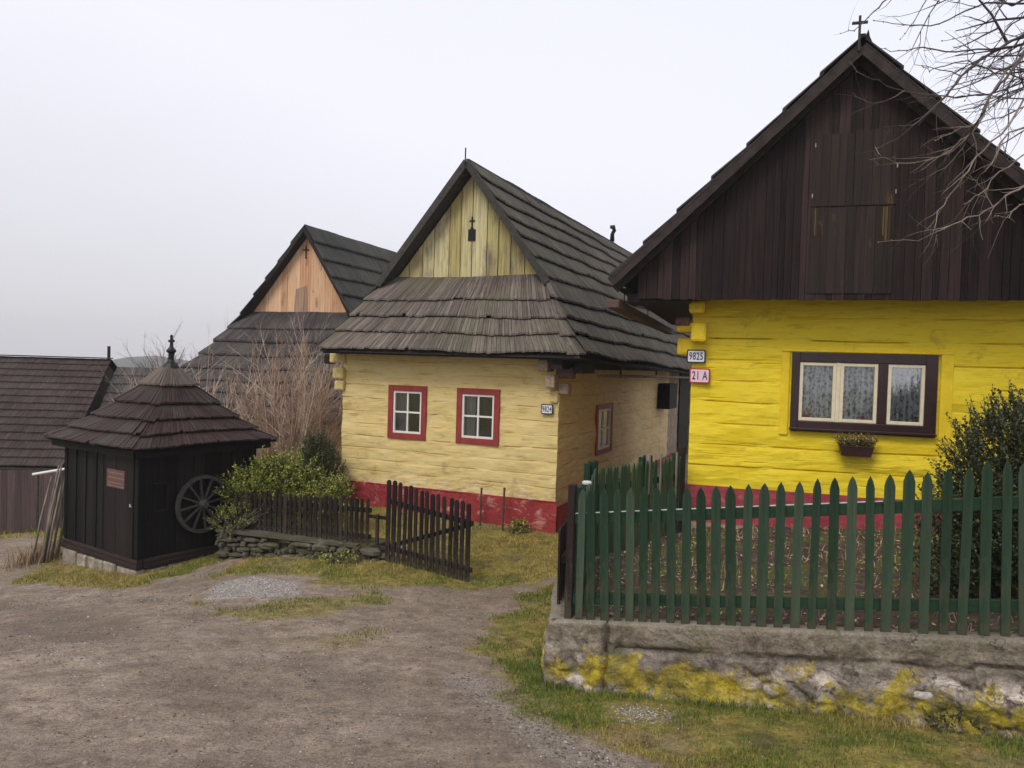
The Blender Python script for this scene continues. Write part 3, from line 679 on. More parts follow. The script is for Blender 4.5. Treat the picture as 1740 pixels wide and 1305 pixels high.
# ------------------------------------------------------------------ centre cottage (pale yellow, half-hipped shingle roof)
def roof_pts(ridge, hip, eave, fr, n_up, n_dn, vf, vridge=None):
    pass
def centre_house():
    F = Fr(.741, 12, -23.3, -.95); zb = F.base
    t = thing('log_cottage', 'pale yellow log cottage with red base band and grey shingle roof under yellow plank gable', 'house', F.o, F.rz)
    um = -1.95; r = random.Random(11)
    # walls
    seams = [-.02, .17, .37, .58, .80, 1.02, 1.24, 1.47, 1.70, 1.92]
    mb = MB()
    logwall(mb, (-4.08, 0, 0), (1, 0, 0), (0, -1, 0), 4.08, -.26, 2.5, seams, [(1.0, 1.7, .60, 1.46), (2.32, 3.05, .60, 1.48)], zb, 1, bulge=.004, depth=.032, cracks=8)
    mb.build('front_wall', 'log_pale', t)
    mb = MB()
    logwall(mb, (0, 0, 0), (0, 1, 0), (1, 0, 0), 8.3, -.34, 2.5, [s-.05 for s in seams], [(2.06, 3.0, .34, 1.18)], zb, 5, depth=.030, bulge=.003, step=.06, cracks=4)
    mb.build('side_wall', 'log_side', t)
    mb = MB(); logwall(mb, (-4.08, 0, 0), (0, 1, 0), (-1, 0, 0), 9, -.3, 2.5, seams, [], zb, 8, step=.12); mb.build('side_wall', 'log_pale', t)
    mb = MB(); logwall(mb, (-.02, 8.3, 0), (0, 1, 0), (1, 0, 0), 1.4, -1.0, 2.3, [], [], zb, 9, bulge=.0, step=.08); mb.build('whitewashed_wall', 'footing', t)
    mb = MB(); mb.box((-.35, 9.75, 0), (-.1, 9.9, 3.3)); mb.box((-.3, 9.9, 0), (-.02, 12.5, 3.1)); mb.build('rear_boarding', 'board_dark', t)
    # plinth
    mb = MB()
    for (o, d, out, L, sd) in (((-4.10, 0, 0), (1, 0, 0), (0, -1, 0), 4.13, 2), ((0, 0, 0), (0, 1, 0), (1, 0, 0), 9.7, 3)):
        org = Vector(o)+Vector(out)*.03
        logwall(mb, org, d, out, L, -1.25, -.235 if sd == 2 else -.31, [], [], zb, sd, bulge=0, bot=None, step=.05)
    i = len(mb.v); mb.build('plinth', 'plinth_red', t)
    mb = MB(); mb.box((-4.11, -.036, .95-.245), (.035, .02, .95-.232)); mb.build('plinth_ledge', 'plinth_red', t)
    # windows
    for (a, b, s) in ((-3.115, -2.36, 1), (-1.786, -1.006, 2)):
        fo = window4(t, a, b, .575, 1.495, .098, .035, 2, 2, 'red_frame', 'white_paint', zb, s, glass='glass', curtain='side')
    window4(t, 2.02, 3.06, .29, 1.22, .09, .045, 2, 2, 'red_frame', 'white_paint', zb, 3, axis='v', at=.0)
    # roof
    H0 = Vector((-.44, .46, 3.34)); E = Vector((.50, -.52, 2.06)); H0l = Vector((-3.64, .46, 3.34)); El = Vector((-4.22, -.52, 2.07))
    ts = [0, .27, .50, .73, 1.0]
    def hip(a, b, t_): p = a.lerp(b, t_); p.z -= .07*sin(pi*t_); return p
    hr = [hip(H0, E, q) for q in ts]; hl = [hip(H0l, El, q) for q in ts]
    VE = 13.2
    upR = [Vector((um, .46, 5.38)).lerp(H0, q/6) for q in range(6)]; upL = [Vector((um, .46, 5.38)).lerp(H0l, q/6) for q in range(6)]
    rear = lambda p, k: Vector((p.x, VE, p.z - (0 if k < 6 else .30*((k-6)/4))))
    dk = [.0, .10, .16, .21, .25]
    fr = [p+Vector((-d*.9, 0, 0)) for p, d in zip(hr, dk)]; sr = [p+Vector((0, d*.9, 0)) for p, d in zip(hr, dk)]; md = [p.lerp((a_+b_)/2, .45) for p, a_, b_ in zip(hr, fr, sr)]
    sm = MB(); A = upR+hr; A_ = upR+sr; B = [rear(p, k) for k, p in enumerate(A)]
    shingles(sm, A_, B, zb, .085, .044, .018, .05, .008, .05, 3)
    sm2 = MB(); A2 = upL+hl; B2 = [rear(p, k) for k, p in enumerate(A2)]
    shingles(sm2, B2, A2, zb, .16, .03, .02, .05, .008, .04, 4)
    fm = MB(); A3 = [Vector((H0l.x+.10, .76, 3.47))]+hl[1:]; B3 = [Vector((H0.x-.16, .76, 3.47))]+hr[1:]; B3_ = B3[:1]+fr[1:]
    shingles(fm, A3, B3_, zb, .068, .042, .018, .05, .011, .035, 5)
    c0 = [Vector((H0.x-.14, .62, 3.40))]; c1 = [Vector((H0.x-.02, .52, 3.37))]; c2 = [Vector((H0.x+.0, .47, 3.36))]
    shingles(fm, c0+fr[1:], c1+md[1:], zb, .05, .040, .018, .05, .006, .035, 6); shingles(fm, c1+md[1:], c2+sr[1:], zb, .05, .040, .018, .05, .006, .035, 7)
    fo = fm.build('skirt_roof', 'sh_grey', t)
    sm.build('side_roof', 'sh_side', t); sm2.build('side_roof', 'sh_side', t)
    un = MB(); sheet(un, A[1:], B[1:], -.035, zb); sheet(un, A2[1:], B2[1:], -.035, zb); sheet(un, A3, B3, -.035, zb)
    un.face([Vector(A[0])+Vector((0, 0, -.04-zb)), Vector(B[0])+Vector((0, 0, -.04-zb)), Vector(B[1])+Vector((0, 0, -.035-zb)), Vector(A[1])+Vector((0, 0, -.035-zb))])
    un.build('roof_underside', 'board_dark', t)
    ev = MB()
    ev.bar(hl[4]+Vector((.05, .05, -.035-zb)), hr[4]+Vector((-.05, .05, -.035-zb)), .03, .06); ev.bar(hr[4]+Vector((-.04, .04, -.035-zb)), B[10]+Vector((-.04, 0, -.035-zb)), .03, .06)
    ev.build('eave_board', 'board_dark', t)
    rc = MB(); rc.bar((um, .44, 5.375-zb), (um, VE, 5.375-zb), .05, .05); rc.build('ridge_board', 'board_grey', t)
    # gable
    g = MB(); boards(g, [(-3.46, 3.39), (-.66, 3.39), (um, 5.21)], .70, .73, .27, r, .016, zb, .2)
    go = g.build('gable_planks', 'gable_pale', t)
    gb = MB(); gb.prism([(x, z-zb) for x, z in ((-3.5, 3.34), (-.6, 3.34), (um, 5.25))], .745, .76); gb.build('gable_backing', 'board_dark', t)
    c = MB(); c.box((um-.07, .682, 4.04-zb), (um+.07, .697, 4.24-zb)); c.box((um-.014, .682, 4.24-zb), (um+.014, .697, 4.46-zb)); c.box((um-.05, .682, 4.375-zb), (um+.05, .697, 4.40-zb))
    c.prism([(um-.035, 4.24-zb), (um+.035, 4.24-zb), (um+.014, 4.285-zb), (um-.014, 4.285-zb)], .680, .697); c.build('gable_cutout_cross', 'iron_dark', t)
    bb = MB()
    top = Vector((um, .40, 5.37-zb))
    for e in (Vector((H0.x+.03, .40, H0.z-zb-.05)), Vector((H0l.x-.03, .40, H0l.z-zb-.05))):
        bb.bar(top+Vector((0, 0, -.03)), e+Vector((0, 0, -.03)), .03, .12, (0, 0, 1))
        bb.bar(top+Vector((0, .17, -.09)), e+Vector((0, .17, -.09)), .30, .02, Vector((0, 0, 1)))
    bb.build('bargeboard', 'board_grey', t)
    rd = MB(); rd.tube([(um-.01, .38, 5.31-zb), (um-.01, .38, 5.57-zb)], .013, 6); rd.build('ridge_rod', 'iron_dark', t)
    # curled finial further along the ridge
    fn = MB(); fn.tube([(um, 9.4, 5.42-zb), (um, 9.4, 5.62-zb), (um+.05, 9.4, 5.72-zb), (um+.02, 9.4, 5.82-zb), (um-.06, 9.4, 5.82-zb)], [.07, .055, .06, .07, .05], 8); fn.build('ridge_finial', 'iron_dark', t, True)
    # log ends
    def ends(lst, mat):
        for (a, b) in lst:
            m = MB(); c_ = (Vector(a)+Vector(b))/2
            m.box(a, b); o = m.build('log_end', mat, t, bevel=.028)
    ends([((-.275, -.27, 1.81-zb), (-.10, .03, 2.0-zb)), ((-.165, -.22, 1.555-zb), (0, .03, 1.765-zb))], 'log_end')
    ends([((-.06, -.02, 1.71-zb), (.23, .15, 1.89-zb))], 'log_end_purple'); ends([((-.06, -.02, 1.46-zb), (.16, .15, 1.64-zb)),], 'log_end')
    ends([((-.13, -.07, 1.32-zb), (.008, .0, 1.52-zb))], 'pale_plain')
    ends([((-4.36, -.05, 1.84-zb), (-4.02, .12, 2.02-zb)), ((-4.25, -.10, 1.56-zb), (-4.02, .12, 1.76-zb)), ((-4.22, -.08, 1.36-zb), (-4.02, .12, 1.53-zb)), ], 'pale_plain')
    ends([((-4.5, -.02, 1.82-zb), (-4.38, .2, 2.0-zb))], 'board_dark')
    # beams under the eave at the corner
    bm = MB(); bm.box((.0, -.40, 1.86-zb), (.18, 9.0, 2.04-zb)); bm.box((-4.3, -.34, 2.06-zb), (.40, -.2, 2.14-zb)); bm.box((.26, -.1, 1.80-zb), (.40, .55, 1.96-zb)); bm.build('eave_beam', 'board_dark', t)
    pl = MB(); pl.tube([(.36, .9, 1.76-zb), (.36, 5, 1.74-zb), (.36, 9.5, 1.70-zb)], .028, 8); pl.build('gutter_pole', 'wood_grey', t)
    for v in (2.3, 5.2):
        m = MB(); m.bar((.36, v, 1.98-zb), (.36, v, 1.72-zb), .03, .03); m.build('pole_hanger', 'iron_dark', t)
    bx = MB(); bx.box((.0, 7.0, .95-zb), (.30, 7.9, 1.56-zb)); bx.build('wall_box', 'board_dark', t, bevel=.01)
    number_plate('small white number plate reading 9824 on corner of pale yellow cottage', F.w(-.17, -.05, 1.22), F.rz, '9824', .20, .155, 'plate_black', 'plate_white', 'plate_blue')
    return F
# ------------------------------------------------------------------ bright yellow cottage
def bright_house():
    F = Fr(2.221, 9.5, -16.9, -.30); zb = F.base
    t = thing('log_cottage', 'bright yellow log cottage with dark tarred plank gable and triple brown framed window', 'house', F.o, F.rz)
    um = 1.71; r = random.Random(5)
    W = (1.17, 2.73, 1.215, 2.155)
    seams = [.74, .99, 1.25, 1.52, 1.78, 2.04, 2.30, 2.56]
    mb = MB(); logwall(mb, (0, 0, 0), (1, 0, 0), (0, -1, 0), 3.6, .47, 2.78, seams, [(W[0]+.03, W[1]-.03, W[2]+.03, W[3]-.03)], zb, 21, depth=.040, bulge=.007, cracks=7)
    mb.build('front_wall', 'log_bright', t)
    for (o, d, out, L, sd) in (((0, 0, 0), (0, 1, 0), (-1, 0, 0), 7, 22), ((3.6, 0, 0), (0, 1, 0), (1, 0, 0), 7, 23)):
        mb = MB(); logwall(mb, o, d, out, L, .47, 2.85, seams, [], zb, sd, step=.12); mb.build('side_wall', 'log_bright', t)
    mb = MB()
    for (o, d, out, L, sd) in (((-.03, -.02, 0), (1, 0, 0), (0, -1, 0), 3.66, 24), ((-.02, 0, 0), (0, 1, 0), (-1, 0, 0), 7, 25), ((3.62, 0, 0), (0, 1, 0), (1, 0, 0), 7, 26)):
        logwall(mb, o, d, out, L, -.06, .485, [], [], zb, sd, bulge=0, step=.06)
    mb.build('plinth', 'plinth_mag', t)
    mb = MB(); logwall(mb, (-.05, -.05, 0), (1, 0, 0), (0, -1, 0), 3.7, -.35, .02, [], [], zb, 27, bulge=0, step=.05)
    mb.box((-.05, -.05, .02-zb), (3.65, .0, .024-zb)); mb.build('footing', 'footing', t)
    # plain vertical boards beside the window
    mb = MB(); mb.box((W[1]+.03, -.028, 1.10-zb), (W[1]+.16, .0, 2.20-zb)); mb.box((W[0]-.12, -.02, 1.16-zb), (W[0]-.02, .0, 2.17-zb)); mb.box((W[0]-.12, -.034, W[3]-zb+.002), (W[1]+.16, .0, W[3]+.03-zb)); mb.build('window_board', 'bright_plain', t, bevel=.01)
    # triple window
    z0, z1 = W[2], W[3]
    f = MB(); d0, d1 = -.045, .05
    def bx(m, a0, a1, q0, q1, f0=d0, f1=d1): m.box((a0, f0, q0-zb), (a1, f1, q1-zb))
    bx(f, W[0], W[0]+.09, z0, z1); bx(f, W[1]-.125, W[1], z0, z1); bx(f, W[0]+.09, W[1]-.125, z1-.115, z1, -.042); bx(f, W[0]+.09, W[1]-.125, z0, z0+.125, -.042); bx(f, 2.115, 2.215, z0+.125, z1-.115, -.038)
    fo = f.build('window', 'brown_frame', t, bevel=.006)
    sl_ = MB(); sl_.box((W[0]-.01, -.085, z0+.018-zb), (W[1]+.005, -.045, z0+.042-zb)); sl_.build('sill', 'brown_frame', fo, bevel=.004)
    S = [(1.262, 1.665), (1.71, 2.112), (2.218, 2.603)]
    m = MB(); bx(m, 1.665, 1.71, z0+.125, z1-.115, -.036); m.build('mullion', 'cream_paint', fo, bevel=.006)
    for k, (a, b) in enumerate(S):
        q0, q1 = z0+.128, z1-.118; s = .038
        m = MB(); bx(m, a, a+s, q0, q1, -.03); bx(m, b-s, b, q0, q1, -.03); bx(m, a+s, b-s, q1-s, q1, -.028); bx(m, a+s, b-s, q0, q0+s, -.028); so_ = m.build('sash', 'cream_paint', fo, bevel=.004)
        m = MB(); ti = .0 if k < 2 else .006
        m.face([(a+s, -.0, q0+s-zb), (b-s, 0, q0+s-zb), (b-s, ti, q1-s-zb), (a+s, ti, q1-s-zb)]); m.build('pane', 'glass' if k < 2 else 'glass_sky', fo)
        c = MB(); n = 40
        for i in range(n):
            t0, t1 = i/n, (i+1)/n; x0 = a+(b-a)*t0; x1 = a+(b-a)*t1; y0 = .045+.014*sin(t0*31+k)+.008*sin(t0*67); y1 = .045+.014*sin(t1*31+k)+.008*sin(t1*67)
            c.face([(x0, y0, q0-zb), (x1, y1, q0-zb), (x1, y1, q1-zb), (x0, y0, q1-zb)], [(t0+k*3, 0), (t1+k*3, 0), (t1+k*3, 1.3), (t0+k*3, 1.3)])
        c.build('curtain', 'lace', fo)
    m = MB(); x0, x1 = W[0]+.05, W[1]-.05; q0, q1 = z0+.05-zb, z1-.05-zb
    m.face([(x0, .8, q0), (x1, .8, q0), (x1, .8, q1), (x0, .8, q1)]); m.face([(x0, .05, q0), (x1, .05, q0), (x1, .8, q0), (x0, .8, q0)]); m.face([(x0, .05, q1), (x1, .05, q1), (x1, .8, q1), (x0, .8, q1)])
    m.face([(x0, .05, q0), (x0, .8, q0), (x0, .8, q1), (x0, .05, q1)]); m.face([(x1, .05, q0), (x1, .8, q0), (x1, .8, q1), (x1, .05, q1)]); m.build('window_reveal', 'room', fo)
    # red flowers behind the panes
    for (cx, nm) in ((1.33, 0), (1.36, 1), (2.0, 2)):
        m = MB(); rr = random.Random(nm)
        for i in range(26):
            p = Vector((cx+rr.uniform(-.04, .04), .04+rr.uniform(-.015, .015), z0+.17+rr.uniform(0, .045)-zb)); a, b = Vector((rr.uniform(-1, 1), rr.uniform(-1, 1), rr.uniform(-1, 1)))*.012, Vector((rr.uniform(-1, 1), rr.uniform(-1, 1), rr.uniform(-1, 1)))*.012
            m.face([p-a, p+b, p+a, p-b])
        if nm == 0: fl = m
        else: fl.v += m.v; n0 = len(fl.v)-len(m.v); fl.f += [tuple(q+n0 for q in f_) for f_ in m.f]; fl.uv += m.uv
    fl.build('red_blossoms', 'flower_red', fo)
    # gable
    gv = -.55; zg = 2.73; sl = 1.0
    def zr(u): return 5.52-abs(u-um)*sl
    g = MB(); boards(g, [(-.62, zg), (um*2+.62, zg), (um*2+.62, zg+.37), (um, 5.33), (-.62, zg+.37)], gv, gv+.025, .095, r, .004, zb, .35, .008)
    g.build('gable_planks', 'gable_bright', t)
    g = MB(); g.prism([(x, z-zb) for x, z in ((-.6, zg+.01), (um*2+.6, zg+.01), (um*2+.6, zg+.3), (um, 5.3), (-.6, zg+.3))], gv+.028, gv+.05); g.build('gable_backing', 'board_dark', t)
    for (a, b, q0, q1, mt_) in ((1.275, 1.70, 3.765, 4.56, 'gable_hatch'), (1.706, 2.135, 3.765, 4.585, 'gable_hatch'), (1.27, 2.14, 2.80, 3.75, 'gable_hatch')):
        g = MB(); boards(g, [(a, q0), (b, q0), (b, q1), (a, q1)], gv-.012, gv-.004, .09, r, .004, zb, .3); g.build('loft_hatch', mt_, t)
    for (a, q) in ((1.285, 3.86), (2.13, 3.88), (1.30, 4.42), (2.135, 4.16)):
        m = MB(); m.box((a-.006, gv-.024, q-zb), (a+.004, gv-.017, q+.045-zb)); m.build('hinge', 'flaked_grey', t)
    for (a, b, q0, q1) in ((1.285, 1.36, 3.42, 3.74), (1.98, 2.125, 3.36, 3.74)):
        m = MB(); boards(m, [(a, q0+.12), ((a+b)/2, q0), (b, q0+.05), (b, q1), (a, q1)], gv-.0225, gv-.020, .022, r, .006, zb, .5, .05); m.build('bare_wood_streak', 'bare_wood', t)
    # soffit
    s = MB(); s.face([(-.62, gv, zg+.03-zb), (um*2+.62, gv, zg+.03-zb), (um*2+.62, .02, zg+.05-zb), (-.62, .02, zg+.05-zb)]); s.face([(-.9, gv, 2.86-zb), (-.3, gv, 2.86-zb), (-.0, 7, 2.86-zb), (-.9, 7, 2.86-zb)])
    m = MB(); m.bar((-.88, -.76, 2.655-zb), (-.88, 6.5, 2.68-zb), .15, .10); m.bar((-.88, -.766, 2.655-zb), (-.88, -.758, 2.655-zb), .13, .085); m.build('wooden_gutter', 'gutter_wood', t, bevel=.02)
    for v_ in (.1, 2.6): m = MB(); m.tube([(-.88, v_, 2.62-zb), (-.88, v_, 2.86-zb)], .008, 5); m.build('gutter_hanger', 'iron_dark', t)
    s.build('soffit', 'board_dark', t)
    # roof
    vf = -.80; N = 7
    for sg, nm in ((-1, 'l'), (1, 'r')):
        A = [Vector((um+sg*2.60*k/N, vf, 5.49-2.60*k/N*.965)) for k in range(N+1)]; B = [Vector((p.x, 7.0, p.z)) for p in A]
        m = MB(); shingles(m, A, B, zb, .12, .026, .02, .05, .008, .02, 40+sg) if sg > 0 else shingles(m, B, A, zb, .12, .026, .02, .05, .008, .02, 40)
        m.build('side_roof', 'sh_dark', t)
        m = MB(); sheet(m, A, B, -.03, zb); m.build('roof_underside', 'board_dark', t)
        m = MB(); m.bar(A[0]+Vector((0, .02, -.09-zb)), A[-1]+Vector((sg*.02, .02, -.075-zb)), .03, .115); m.bar(A[0]+Vector((0, .2, -.14-zb)), A[-1]+Vector((0, .2, -.14-zb)), .05, .1); m.build('bargeboard', 'barge_brown', t)
    m = MB(); m.bar((um, vf-.02, 5.51-zb), (um, 7, 5.51-zb), .05, .04); m.build('ridge_board', 'board_dark', t)
    m = MB(); m.box((um-.050, vf-.03, 5.35-zb), (um-.026, vf-.005, 5.72-zb)); m.box((um-.115, vf-.032, 5.635-zb), (um+.04, vf-.003, 5.658-zb)); m.build('gable_cross', 'board_grey', t)
    m = MB(); m.prism([(um+.0, 5.48-zb), (um+.12, 5.45-zb), (um+.08, 5.54-zb), (um+.065, 5.62-zb), (um+.04, 5.56-zb), (um+.015, 5.53-zb)], vf+.10, vf+.16); m.build('ridge_finial', 'board_dark', t)
    for (a, b, mat) in (((-.04, -.27, 2.59-zb), (.15, .02, 2.745-zb), 'bright_plain'), ((-.01, -.22, 2.245-zb), (.175, .02, 2.485-zb), 'bright_plain'), ((-.20, .0, 2.37-zb), (.06, .17, 2.50-zb), 'bright_plain'), ((-.185, -.01, 2.085-zb), (.03, .16, 2.30-zb), 'bright_plain'), ((-.215, -.015, 2.44-zb), (-.03, .16, 2.56-zb), 'log_end_purple')):
        m = MB(); m.box(a, b); m.build('log_end', mat, t, bevel=.035)
    m = MB(); m.box((-.75, -.5, 2.70-zb), (-.02, .1, 2.80-zb)); m.build('eave_beam', 'board_dark', t)
    number_plate('white number plate reading 9825 with black rim, above the pink plate', F.w(.055, -.05, 2.073), F.rz, '9825', .225, .165, 'plate_black', 'plate_white', 'plate_blue')
    number_plate('pinkish number plate reading 21 A with red rim', F.w(.105, -.045, 1.835), F.rz, '21 A', .245, .185, 'plate_red', 'plate_pink', 'plate_blue')
    return F
# ------------------------------------------------------------------ rear house with new spruce gable
def rear_house():
    F = Fr(-4.26, 20, -20, -2.0); zb = F.base; r = random.Random(8)
    t = thing('log_cottage', 'distant cottage with orange new plank gable and small black cross, behind the leafless shrub', 'house', F.o, F.rz)
    um = -1.31
    H0 = Vector((.16, -.35, 3.05)); H0l = Vector((-3.22, -.35, 3.02)); E = Vector((2.6, -2.5, .45)); El = Vector((-5.7, -2.2, .45)); VE = 10
    ts = [0, .10, .21, .33, .46, .59, .73, .87, 1.0]
    def hip(a, b, q): p = a.lerp(b, q); p.z -= .30*sin(pi*q**.8); return p
    hr = [hip(H0, E, q) for q in ts]; hl = [hip(H0l, El, q) for q in ts]
    R0 = Vector((um, -.25, 5.40))
    upR = [R0.lerp(H0, q/5) for q in range(5)]; upL = [R0.lerp(H0l, q/5) for q in range(5)]
    m = MB(); A = upR+hr; B = [Vector((p.x, VE, p.z)) for p in A]; shingles(m, A, B, zb, .13, .05, .025, .06, .007, .03, 61); m.build('side_roof', 'sh_back_side', t)
    m2 = MB(); A2 = upL+hl; B2 = [Vector((p.x, VE, p.z)) for p in A2]; shingles(m2, B2, A2, zb, .2, .045, .025, .06, .008, .03, 62); m2.build('side_roof', 'sh_back_side', t)
    m3 = MB(); A3 = [Vector((-3.25, .05, 3.18))]+hl[1:]; B3 = [Vector((.03, .05, 3.18))]+hr[1:]; shingles(m3, A3, B3, zb, .10, .05, .025, .06, .008, .04, 63); m3.build('skirt_roof', 'sh_back', t)
    un = MB(); sheet(un, A, B, -.05, zb); sheet(un, A2, B2, -.05, zb); sheet(un, A3, B3, -.05, zb); un.build('roof_underside', 'board_dark', t)
    g = MB(); boards(g, [(-3.08, 3.12), (.06, 3.12), (um, 5.22)], -.02, .02, .22, r, .005, zb, .3); g.build('gable_planks', 'gable_orange', t)
    g = MB(); g.prism([(x, z-zb) for x, z in ((-3.15, 3.0), (.13, 3.0), (um, 5.25))], .04, .06); g.build('gable_backing', 'board_dark', t)
    bb = MB()
    for s_, e in ((1, Vector((.20, -.27, 3.02-zb))), (-1, Vector((-3.26, -.27, 3.0-zb)))):
        bb.bar(R0+Vector((0, -.02, -.08-zb)), e, .03, .10); bb.bar(R0+Vector((0, .12, -.12-zb)), e+Vector((0, .14, -.04)), .25, .02)
    bb.build('bargeboard', 'rust_board' if False else 'board_dark', t)
    c = MB(); c.box((-1.415, -.045, 4.56-zb), (-1.385, -.03, 4.92-zb)); c.box((-1.50, -.045, 4.78-zb), (-1.30, -.03, 4.81-zb)); c.build('gable_cross', 'iron_dark', t)
    m = MB(); boards(m, [(-1.75, 3.13), (-1.30, 3.13), (-1.34, 3.85), (-1.70, 3.75)], -.026, -.018, .10, r, .002, zb); m.build('grey_patch', 'grey_patch', t)
    m = MB(); m.box((-5.2, -1.6, 0), (2.0, 8, 2.6)); m.build('wall', 'pale_plain', t)
    m = MB(); m.box((1.05, -1.63, 1.25), (1.9, -1.605, 2.45)); m.build('window', 'rust_board', t)
    return F
# ------------------------------------------------------------------ barns far left
def barn():
    F = Fr(-10.9, 17.4, 2.5, -2.6); zb = F.base
    t = thing('shingled_barn', 'long dark barn with brown shingle roof at left edge, behind the brown board fence', 'barn', F.o, F.rz)
    n = 15; A = [Vector((-12+.0*k, 3.6-3.8*k/n, 1.70-2.42*k/n)) for k in range(n+1)]; B = [Vector((.05+.75*k/n, p.y, p.z)) for k, p in enumerate(A)]
    m = MB(); shingles(m, A, B, zb, .09, .032, .02, .04, .003, .015, 71); m.build('front_roof', 'sh_barn', t)
    A2 = [Vector((-12, 3.6+3.8*k/n, 1.70-2.42*k/n)) for k in range(0, n+1, 3)]; B2 = [Vector((.05, p.y, p.z)) for p in A2]
    m = MB(); shingles(m, B2, A2, zb, .4, .03, .02, .04, .01, .015, 72); m.build('rear_roof', 'sh_barn', t)
    m = MB(); sheet(m, A, B, -.03, zb); m.build('roof_underside', 'board_dark', t)
    m = MB(); m.bar((-12, 3.55, 1.75-zb), (.08, 3.55, 1.75-zb), .16, .03); m.build('ridge_board', 'board_grey', t)
    m = MB(); m.box((-.02, 3.5, 1.7-zb), (.04, 3.56, 2.08-zb)); m.build('ridge_finial', 'board_dark', t)
    m = MB(); m.box((-11.8, .2, 0), (-.1, 7, 1.75)); m.build('wall', 'board_dark', t)
    m = MB(); i = 0
    m.face([(-.05, .0, 1.8), (-.05, 7.2, 1.8), (-.05, 3.6, 4.22)]); m.build('gable_end', 'barn_board', t)
    m = MB(); m.bar((-12, -.22, -.77-zb), (.8, -.22, -.77-zb), .03, .05); m.build('eave_board', 'board_grey', t)
    F2 = Fr(-9.4, 18.75, 0, -2.6); zb = F2.base
    t2 = thing('shingled_shed', 'low shed with pale brown shingle roof, between the barn and the wheel hut roof', 'shed', F2.o, F2.rz)
    n = 9; A = [Vector((-1.47+.55*k/n, 2.3-2.7*k/n, 1.50-2.0*k/n)) for k in range(n+1)]; B = [Vector((1.1, p.y, p.z)) for p in A]
    m = MB(); shingles(m, A, B, zb, .2, .03, .02, .04, .01, .02, 81); m.build('front_roof', 'sh_back', t2)
    m = MB(); shingles(m, [Vector((p.x, 4.6-p.y, p.z)) for p in B], [Vector((p.x, 4.6-p.y, p.z)) for p in A], zb, .3, .03, .02, .04, .01, .02, 82); m.build('rear_roof', 'sh_back', t2)
    m = MB(); sheet(m, A, B, -.03, zb); m.build('roof_underside', 'board_dark', t2)
    m = MB(); m.box((-.9, .0, 0), (1.0, 4.2, 2.15)); m.build('wall', 'board_dark', t2)
